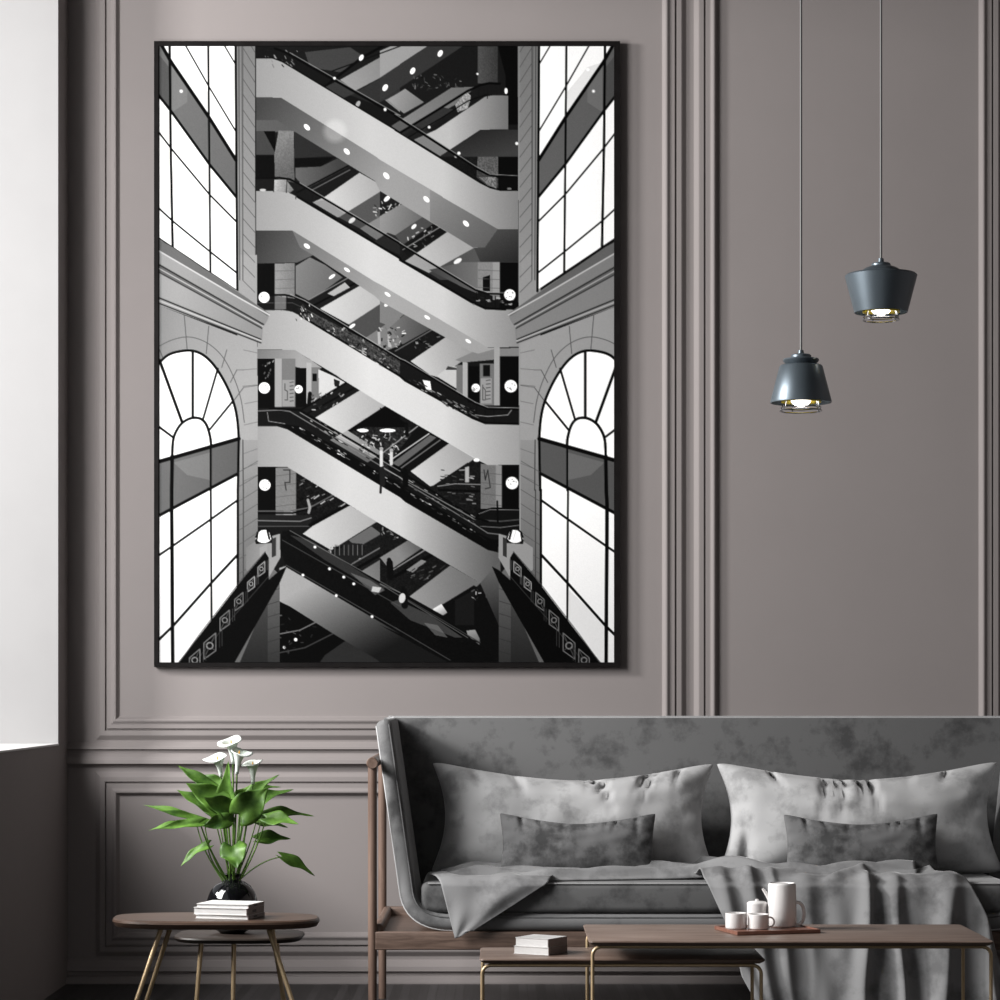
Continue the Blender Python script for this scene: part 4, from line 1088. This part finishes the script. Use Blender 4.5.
poly(Q(1, (425, 66), (500, 70), (560, 95), (1000, 355)) + Q(2, (60, 350), (390, 558), (450, 585), (552, 590), (552, 640), (480, 640), (440, 630), (400, 610), (60, 400)) + Q(1, (1000, 410), (530, 126), (490, 112), (425, 112)), 14, alpha=.36)
clutter(1, 450, 80, 600, 150, 22, 60, 170, (1, 4), 1.0)
line(Q(1, (500, 75), (545, 92), (1000, 352)) + Q(2, (60, 345), (390, 558), (430, 578), (470, 588), (552, 590)), 5, 2.3)
line(Q(1, (560, 92), (1000, 343)) + Q(2, (60, 337), (380, 545), (440, 578), (552, 584)), 150, .7, .8)
line(Q(1, (425, 113), (490, 113), (530, 128), (1000, 412)) + Q(2, (60, 402), (400, 612), (440, 632), (480, 642), (552, 642)), 6, 1.2)
poly(Q(2, (395, 590), (465, 590), (465, 635), (430, 622)), 110, None, 40)
for p in ((738, 194), (940, 318)): disc(Q(1, p)[0], 1.4, 230)
for p in ((20, 320), (196, 390)): disc(Q(2, p)[0], 1.4, 225)
# flight 2
top2 = Q(1, (425, 645), (540, 645), (590, 668), (1000, 918)) + Q(4, (80, 82), (365, 250), (420, 275), (520, 280))
bot2 = Q(4, (556, 428), (430, 430), (0, 178)) + Q(3, (900, 168), (650, 12)) + Q(1, (570, 803), (425, 803))
sof2 = Q(1, (570, 803), (650, 852)) + Q(3, (900, 168)) + Q(4, (0, 178), (430, 430), (470, 432), (392, 455), (360, 445), (0, 245)) + Q(3, (900, 225), (650, 60)) + Q(1, (600, 870))
poly(sof2, 105, ((300, 240), 158, (395, 290)))
poly(top2 + bot2, 142, ((256, 0), 196, (370, 0))); poly(Q(4, (250, 183), (365, 250), (420, 277), (556, 280), (556, 428), (430, 430), (250, 325)), 196, ((443, 0), 140, (518, 0)))
for p in ((628, 865),): disc(Q(1, p)[0], 2.0, 250, 3.4, -.95)
for p in ((788, 120), (950, 218)): disc(Q(3, p)[0], 1.5, 250, 3.4, -.95)
for p in ((188, 310), (352, 405)): disc(Q(4, p)[0], 1.5, 250, 3.2, -1.0)
poly(Q(1, (425, 594), (540, 594), (600, 618), (1000, 858)) + Q(4, (80, 20), (380, 200), (430, 215), (556, 218), (556, 272), (420, 270), (365, 248), (80, 80)) + Q(1, (1000, 914), (590, 664), (540, 643), (425, 643)), 20, alpha=.20)
line(Q(1, (425, 594), (520, 592), (560, 598), (600, 618), (1000, 856)) + Q(4, (80, 18), (380, 200), (430, 215), (556, 218)), 6, 1.9)
line(Q(1, (600, 612), (1000, 850)) + Q(4, (80, 12), (380, 194), (430, 210), (540, 212)), 165, .7, .8)
line(Q(1, (590, 668), (1000, 914)) + Q(4, (80, 81), (365, 249), (420, 274), (500, 278)), 5, 2.2)
line(Q(1, (560, 640), (620, 680)) + Q(1, (700, 725)), 20, 1.2)
poly(Q(1, (497, 600), (545, 600), (575, 640), (560, 652), (497, 645)), 168, ((274, 185), 110, (292, 190)), 10)
disc(Q(1, (452, 641))[0], 3.2, 180, 1.3)
for (x, y) in ((497, 596), (548, 600), (585, 625), (650, 655)): line(Q(1, (x, y), (x - 2, y + 52)), 18, .7)
for (x, y) in ((385, 210), (420, 225), (460, 225)): line(Q(4, (x, y), (x, y + 50)), 14, .9)
clutter(4, 360, 225, 540, 262, 24, 80, 200, (1, 3.5), 0)
# flight 3
top3 = Q(3, (440, 282), (530, 280), (570, 288), (600, 303), (1000, 548)) + Q(4, (100, 565), (370, 715), (420, 735), (556, 738))
bot3 = Q(4, (558, 898), (430, 900), (375, 872), (0, 652)) + Q(3, (580, 440), (430, 438))
poly(top3 + bot3, 146, ((256, 0), 204, (370, 0))); poly(Q(4, (250, 650), (370, 715), (420, 735), (558, 738), (558, 898), (430, 900), (250, 798)), 204, ((443, 0), 158, (518, 0)))
poly(Q(3, (600, 455), (760, 550), (700, 520), (640, 478)), 10)
disc(Q(4, (385, 880))[0], 3, 245, 1.8)
poly(Q(3, (430, 222), (560, 224), (620, 250), (1000, 480)) + Q(4, (100, 488), (380, 655), (430, 675), (556, 678), (556, 735), (420, 732), (370, 712), (100, 562)) + Q(3, (1000, 545), (600, 300), (570, 285), (430, 280)), 24, alpha=.18)
line(Q(3, (430, 222), (540, 220), (580, 228), (620, 250), (1000, 480)) + Q(4, (100, 488), (380, 655), (430, 675), (556, 678)), 6, 1.9)
line(Q(3, (560, 218), (620, 243), (1000, 474)) + Q(4, (100, 482), (380, 649), (430, 669), (556, 672)), 180, .7, .8)
line(Q(3, (600, 302), (1000, 545)) + Q(4, (100, 563), (370, 713), (420, 733), (556, 736)), 6, 2.0)
line(Q(3, (430, 252), (570, 252), (620, 275), (1000, 500)), 90, .6, .7)
for x in (460, 498, 525, 548): line(Q(3, (x, 222), (x, 280)), 20, .7)
poly(Q(3, (500, 225), (545, 225), (545, 278), (500, 278)), 150, alpha=.6); clutter(3, 585, 260, 650, 320, 26, 100, 240, (1, 4), 1.2)
poly(Q(4, (170, 560), (200, 565), (205, 600), (185, 600)), 235)
for (x, y) in ((385, 665), (420, 680), (455, 682)): line(Q(4, (x, y), (x, y + 50)), 14, .9)
line(Q(4, (380, 700), (430, 706), (510, 700), (525, 680)), 140, .8)
# flight 4
top4 = Q(3, (430, 745), (510, 746), (550, 758), (1000, 1030)) + Q(6, (100, 248), (430, 440), (480, 452))
bot4 = Q(6, (480, 720), (455, 640), (400, 572), (280, 500), (0, 335)) + Q(5, (550, 108), (430, 106))
poly(top4 + bot4, 146, ((256, 0), 198, (345, 0))); poly(Q(6, (60, 225), (430, 440), (480, 452), (480, 740), (400, 572), (60, 370)), 198, ((400, 0), 88, (500, 0)))
poly(Q(6, (400, 572), (480, 480), (482, 760)), 96, ((490, 570), 40, (500, 620)))
poly(Q(3, (430, 682), (530, 678), (600, 705), (1000, 935)) + Q(6, (100, 160), (380, 330), (440, 362), (482, 368), (482, 452), (430, 440), (100, 245)) + Q(3, (1000, 1028), (550, 756), (510, 744), (430, 742)), 18, alpha=.34)
poly(Q(3, (520, 735), (600, 745), (1000, 975)) + Q(6, (100, 190), (400, 375), (440, 395), (482, 400), (482, 450), (430, 438), (100, 246)) + Q(3, (1000, 1028), (550, 756)), 9, alpha=.92)
line(Q(3, (430, 684), (520, 680), (560, 686), (1000, 950)) + Q(6, (100, 170), (380, 340), (430, 372), (482, 378)), 120, 1.0, .9)
line(Q(3, (480, 674), (600, 680), (1000, 915)) + Q(6, (40, 100), (380, 312), (430, 326)), 8, 2.0)
line(Q(3, (470, 690), (475, 725), (540, 735)), 130, .7); line(Q(3, (600, 690), (1000, 925)), 190, .7, .7)
line(Q(6, (0, 105), (380, 318)), 180, .8, .7)
band(Q(3, (560, 735), (1000, 990)), 2.0, 46); band(Q(6, (100, 205), (420, 395)), 2.0, 34); band(Q(3, (640, 720), (1000, 945)), 4.5, 30, 90, 190); band(Q(6, (60, 145), (380, 330)), 5, 40, 60, 190)
band(Q(4, (120, 560), (350, 690)), 3.0, 40, 50, 190); band(Q(3, (800, 420), (1000, 535)), 3, 30, 60, 220); band(Q(4, (250, 640), (400, 705)), 4, 34, 50, 170)
for p, hh, v in (((925, 870), 62, 205), ((965, 870), 50, 200), ((928, 945), 40, 22)):
    c_ = Q(3, p)[0]; line([(c_[0], c_[1] - hh / 10), (c_[0], c_[1] + hh / 8)], v, 3.2); disc((c_[0], c_[1] - hh / 8 - 1), 1.9, v * .8)
for p, v in (((100, 155), 10), ((8, 150), 30)):
    c_ = Q(6, p)[0]; line([(c_[0], c_[1] - 6), (c_[0] + .5, c_[1] + 6)], v, 5.4); line([(c_[0] - 1, c_[1] + 6), (c_[0] - 1.5, c_[1] + 15)], v, 2.4); disc((c_[0], c_[1] - 9), 2.0, v)
# flight 5
top5 = Q(5, (545, 505), (1000, 765)) + Q(6, (0, 728), (270, 888))
poly(Q(5, (518, 512), (545, 503), (1000, 768)) + Q(6, (60, 760), (270, 888)) + Q(5, (925, 888), (750, 785), (560, 665), (518, 645)), 158, ((300, 590), 26, (345, 672)))
poly(Q(5, (530, 365), (560, 362), (1000, 610)) + Q(6, (0, 560), (250, 700), (480, 887), (270, 888), (0, 740)) + Q(5, (1000, 775), (545, 508), (520, 430)), 13, None, 3)
poly(Q(5, (560, 380), (640, 400), (940, 590), (920, 610), (700, 480)), 62, alpha=.7)
poly(Q(5, (800, 530), (880, 560), (940, 600), (900, 620)), 120, alpha=.6)
line(Q(5, (530, 400), (1000, 665)) + Q(6, (80, 620), (400, 810)), 60, .9); line(Q(5, (560, 362), (1000, 610)) + Q(6, (0, 575), (350, 790)), 150, .7, .6)
line(Q(5, (545, 500), (1000, 762)) + Q(6, (60, 750), (280, 880)), 70, .8)
for p in ((718, 515), (775, 548), (612, 540), (745, 622), (888, 706), (815, 575), (660, 428)): disc(Q(5, p)[0], 1.4, 235)
poly(Q(6, (40, 650), (70, 640), (200, 700), (330, 790), (300, 790), (120, 720)), 80, alpha=.7)
poly(Q(6, (175, 730), (230, 740), (270, 790), (220, 780)), 120, alpha=.6)
for (k, p, v) in ((5, (958, 515), 12), (6, (38, 515), 12), (6, (95, 630), 14)):
    c_ = Q(k, p)[0]; line([(c_[0], c_[1] - 6), (c_[0] + 1, c_[1] + 8)], v, 6.4); disc((c_[0] - .5, c_[1] - 9), 2.1, v)
disc(Q(6, (88, 632))[0], 3.2, 205, 5.0, .2); poly(Q(5, (890, 585), (925, 590), (915, 610), (885, 605)), 190)

# ---- the two stone towers with their lit windows
def tower(mx, left):
    def T(k, *pts):
        q_ = Q(k, *pts)
        return q_ if left else [(mx[k] - x, y) for (x, y) in q_]
    if not left: poly([(517.5, 46), (524, 46), (526, 662), (519.5, 662)], 128, ((0, 46), 150, (0, 300)))
    # stone body
    poly(T(1, (340, 60), (420, 60), (422, 1000), (345, 1000)), 118, ((0, 46), 146, (0, 290)))
    poly(T(3, (350, 60), (428, 60), (432, 1000), (350, 1000)), 148)
    poly(T(5, (350, -100), (432, -100), (432, 450), (520, 540), (520, 888), (100, 888), (350, 580)), 148, ((0, 430), 96, (0, 600)))
    for x in (360, 372): line(T(1, (x - 4, 60), (x, 1000)), 66 if x == 360 else 88, .9)
    for i in range(17): line(T(1, (372, 10 + i * 62), (420, 90 + i * 60)), 74, .6)
    line(T(1, (372, 60), (372, 1000)), 80, .8)
    # upper window
    poly(T(1, (38, 62), (345, 62), (350, 1040), (38, 830)), 246)
    poly(T(1, (38, 62), (52, 62), (238, 355), (345, 525), (345, 668), (238, 540), (85, 325), (38, 268)), 104, ((165, 60), 96, (236, 180)))
    poly(T(1, (38, 100), (85, 160), (85, 325), (38, 268)), 70, alpha=.7)
    poly(T(1, (90, 130), (150, 215), (150, 290), (90, 330)), 126, alpha=.5)
    poly(T(1, (150, 150), (232, 250), (232, 340), (90, 130)), 225, alpha=.8)
    for p in ((126, 246), (148, 160), (290, 385), (128, 484)): disc(T(1, p)[0], 2.2, 255, soft=1.5)
    line(T(1, (50, 66), (85, 128), (238, 352), (345, 522)), 10, 3.38); line(T(1, (38, 265), (85, 325), (240, 540), (345, 668)), 12, 2.6)
    line(T(1, (145, 66), (238, 230), (345, 408)), 12, 1.43); line(T(1, (300, 66), (345, 142)), 14, 1.3)
    line(T(1, (38, 412), (90, 480), (240, 660), (347, 768)), 14, 1.69); line(T(1, (38, 715), (92, 765), (242, 888), (348, 972)), 14, 1.69)
    line(T(1, (80, 62), (84, 470), (92, 870)), 10, 2.47); line(T(1, (234, 62), (238, 500), (243, 975)), 12, 2.08)
    line(T(1, (343, 62), (346, 500), (350, 1045)), 12, 2.34)
    # cornice
    poly(T(3, (38, -3), (350, 203), (480, 296), (470, 322), (452, 352), (448, 412), (38, 262)), 148, ((170, 250), 128, (258, 335)))
    poly(T(3, (38, 0), (90, 28), (480, 296), (470, 305), (350, 225), (38, 42)), 100); line(T(3, (38, 45), (350, 228), (478, 300)), 188, 1.4)
    poly(T(3, (38, 95), (455, 335), (445, 352), (38, 128)), 96); line(T(3, (38, 100), (455, 338)), 38, 1.2); line(T(3, (38, 130), (448, 354)), 52, 1.2)
    line(T(3, (38, 115), (452, 346)), 165, 1.2)
    poly(T(3, (38, 135), (446, 356), (444, 392), (38, 225)), 150, ((170, 300), 132, (250, 335)))
    line(T(3, (38, 232), (444, 398)), 34, 1.3); line(T(3, (38, 243), (446, 404)), 175, 1.2); line(T(3, (38, 254), (444, 412)), 40, 1.2)
    # wall around the arch
    poly(T(3, (38, 262), (430, 414), (432, 800), (355, 800), (355, 900), (38, 900)), 132, ((160, 330), 156, (255, 380)))
    for a, c_ in (((375, 440), (430, 452)), ((372, 520), (430, 515)), ((372, 585), (430, 580)), ((380, 655), (430, 645)), ((378, 740), (430, 728)), ((375, 855), (430, 835)), ((375, 915), (430, 893)), ((375, 965), (430, 940))): line(T(3, a, c_), 100, .55)
    outer = ((38, 425), (90, 400), (150, 388), (205, 400), (255, 430), (300, 480), (340, 560), (365, 640), (378, 730))
    line(T(3, *smooth(outer)), 84, .8)
    for a, c_ in (((138, 300), (150, 442)), ((236, 345), (226, 455)), ((308, 440), (288, 510)), ((348, 520), (322, 570)), ((375, 590), (338, 640)), ((40, 440), (52, 470))): line(T(3, a, c_), 78, .8)
    line(T(3, (348, 520), (375, 520)), 90, .6); line(T(3, (375, 590), (430, 582)), 90, .6)
    arch = smooth([(38, 492), (70, 463), (110, 448), (165, 443), (210, 458), (250, 493), (285, 543), (315, 600), (338, 660), (350, 720), (356, 795)])
    poly(T(3, (38, 885), *arch), 250); line(T(3, *arch), 10, 2.6)
    line(T(3, (172, 446), (172, 712)), 14, 2.6); line(T(3, (40, 482), (130, 730)), 12, 2.86); line(T(3, (272, 515), (213, 718)), 14, 2.08); line(T(3, (332, 645), (240, 758)), 14, 2.08); line(T(3, (38, 748), (97, 792)), 14, 2.21)
    line(T(3, *smooth([(90, 868), (94, 800), (110, 758), (135, 728), (170, 712), (205, 716), (228, 742), (242, 790), (245, 826)])), 12, 2.6)
    poly(T(3, (38, 890), (356, 797), (352, 935), (38, 1100)), 104, ((160, 460), 88, (238, 470))); poly(T(3, (95, 890), (240, 850), (240, 960), (150, 940)), 140, alpha=.4)
    # lower window
    poly(T(5, (38, 305), (350, 138), (352, 590), (112, 890), (38, 890)), 250, ((0, 500), 232, (0, 660))); poly(T(5, (95, 740), (240, 600), (240, 720), (112, 888), (96, 888)), 226)
    line(T(3, (38, 886), (356, 795)), 12, 3.9); line(T(5, (38, 302), (350, 136)), 14, 3.12)
    line(T(5, (38, 460), (90, 425), (243, 318), (352, 240)), 14, 2.21); line(T(5, (38, 797), (92, 745), (243, 575), (352, 458)), 12, 2.6)
    line(T(3, (90, 865), (88, 1000)) + T(5, (88, 260), (92, 890)), 10, 3.64); line(T(3, (244, 825), (244, 1000)) + T(5, (244, 200), (247, 718)), 12, 2.08)
    line(T(3, (356, 790), (352, 1000)) + T(5, (352, 200), (352, 600)), 12, 2.47); line(T(3, (372, 800), (374, 1000)) + T(5, (374, 200), (374, 560)), 58, 1.0)
    for i in range(9): line(T(5, (357, 128 + i * 58), (374, 118 + i * 58), (432, 84 + i * 57)), 80, .55)
    # pier, lamp and parapet
    poly(T(5, (385, 430), (430, 400), (520, 375), (522, 470), (470, 560), (385, 520)), 118, ((246, 540), 150, (275, 545)))
    poly(T(5, (488, 395), (505, 388), (505, 462), (488, 470)), 52); poly(T(5, (440, 430), (470, 415), (470, 560), (440, 540)), 150)
    poly(T(5, (420, 400), (490, 395), (488, 412), (424, 416)), 20)
    disc(T(5, (455, 385))[0], 8.2, 250, 6.6); line(T(5, (432, 372), (428, 400)), 14, 1.56); line(T(5, (470, 362), (478, 395)), 14, 2.08); line(T(5, (452, 362), (462, 398)), 200, .6)
    line(T(5, (424, 388), (430, 370), (445, 358), (465, 356), (480, 366), (488, 392)), 14, 1.56)
    poly(T(5, (470, 560), (520, 520), (520, 888), (440, 888)), 92, ((0, 590), 52, (0, 660))); poly(T(5, (440, 700), (472, 600), (472, 888), (360, 888)), 66, ((0, 600), 40, (0, 660)))
    for y in (600, 650, 700, 750, 800, 850): line(T(5, (472, y + 8), (518, y - 6)), 44, .5)
    poly(T(5, (120, 888), (200, 780), (380, 545), (462, 448), (475, 470), (475, 560), (520, 520), (548, 505), (520, 570), (340, 888)), 11)
    line(T(5, (118, 888), (200, 775), (380, 540), (462, 446)), 70, .7)
    line(T(5, (180, 888), (300, 745), (475, 545)), 52, .8)
    for (x, y, s_) in ((446, 515, 20), (405, 575, 20), (356, 645, 24), (300, 720, 27), (240, 822, 34), (180, 880, 30)):
        g = 170 if s_ < 22 else 130
        p = [(x - s_ * .7, y - s_ * .3), (x + s_ * .7, y - s_ * 1.5), (x + s_ * .7, y + s_ * .6), (x - s_ * .7, y + s_ * 1.6)]
        line(T(5, *p, p[0]), g, .8); disc(T(5, (x, y))[0], s_ / 9, g); line(T(5, p[0], p[2]), g * .7, .6); line(T(5, p[1], p[3]), g * .7, .6)
        disc(T(5, (x, y))[0], s_ / 14, 20)
        for e in (1.15, 1.45): line(T(5, (x + s_ * e, y - s_ * (e + .5)), (x + s_ * e, y + s_ * (.9 - e * .6))), g * .45, .7)
tower(None, True)
tower({1: 774.5, 3: 777.8, 5: 778.6}, False)
# globe lamps on the galleries
for (k, p, r) in ((3, (458, 592), 5.6), (3, (595, 597), 4.0), (4, (522, 585), 6.2), (4, (382, 592), 4.2), (3, (457, 230), 5.4), (4, (518, 220), 5.6), (3, (460, 980), 5.6), (6, (527, 172), 6.2)):
    c_ = Q(k, p)[0]; disc(c_, r, 252)
    for i in range(7): disc((c_[0] + rng.uniform(-r, r) * .7, c_[1] + rng.uniform(-r, r) * .7), .7, 150)
# downsample, grain, tone to reflectance
low = art.reshape(AH // 2, 2, AW // 2, 2).mean(axis=(1, 3)); low = low + rng.normal(0, 1.6, low.shape); low = np.clip(low - 9 * np.clip(1 - low / 80, 0, 1), 2, 255)
lin = np.where(low / 255 <= .04045, low / 255 / 12.92, ((low / 255 + .055) / 1.055) ** 2.4)
lin = np.clip(lin * (.74 + .20 * lin ** 2), 0, .94)
h_, w_ = lin.shape
dpnt = 8.474
gx = (AX0 + (np.arange(w_) + .0) / (w_ - 1) * (AX1 - AX0) - 500) * dpnt / F
gz = 1 - (AY0 + (np.arange(h_) + .0) / (h_ - 1) * (AY1 - AY0) - 690) * dpnt / F
co_ = np.zeros((h_, w_, 3), np.float32); co_[..., 0] = gx[None, :]; co_[..., 2] = gz[:, None]; co_[..., 1] = dpnt - D
me = bpy.data.meshes.new('print'); nvx = h_ * w_; me.vertices.add(nvx); me.vertices.foreach_set('co', co_.ravel())
ii = np.arange(nvx).reshape(h_, w_); q = np.stack([ii[:-1, :-1], ii[1:, :-1], ii[1:, 1:], ii[:-1, 1:]], -1).reshape(-1, 4)
nf = len(q); me.loops.add(nf * 4); me.loops.foreach_set('vertex_index', q.ravel().astype(np.int32))
me.polygons.add(nf); me.polygons.foreach_set('loop_start', np.arange(0, nf * 4, 4, dtype=np.int32))
me.update(calc_edges=True)
ca = me.color_attributes.new('grey', 'FLOAT_COLOR', 'POINT'); cc = np.ones((nvx, 4), np.float32); cc[:, :3] = lin.reshape(-1, 1); ca.data.foreach_set('color', cc.ravel())
mp_ = node_mat('print_paper', (1, 1, 1), .65, spec=.04)
at = mp_.node_tree.nodes.new('ShaderNodeVertexColor'); at.layer_name = 'grey'
mp_.node_tree.links.new(at.outputs['Color'], mp_.node_tree.nodes['Principled BSDF'].inputs['Base Color'])
pic = thing('framed_print', 'large black framed black and white print of crossing escalators between arched windows', 'picture', ((386.5 - 500) / K, -.03, Z(354)))
pr = bpy.data.objects.new('print', me); C.objects.link(pr); me.materials.append(mp_); pr.parent = pic
fd = 8.468; kf = fd / F
def fx(px): return (px - 500) * kf
def fz(py): return 1 - (py - 690) * kf
V = []; Fc = []
loops = [(154, 620, 41, 667, 0.0), (154, 620, 41, 667, fd - D), (158.4, 614.2, 45.8, 662.8, fd - D), (158.4, 614.2, 45.8, 662.8, 8.476 - D)]
for (a, c_, t_, b2, y) in loops: V += [(fx(a), y, fz(b2)), (fx(c_), y, fz(b2)), (fx(c_), y, fz(t_)), (fx(a), y, fz(t_))]
for j in range(3):
    for i in range(4):
        k_ = (i + 1) % 4; Fc.append((j * 4 + i, j * 4 + k_, j * 4 + 4 + k_, j * 4 + 4 + i))
mk('frame', V, Fc, M['frame_black'], pic, False)
reloc(pic)
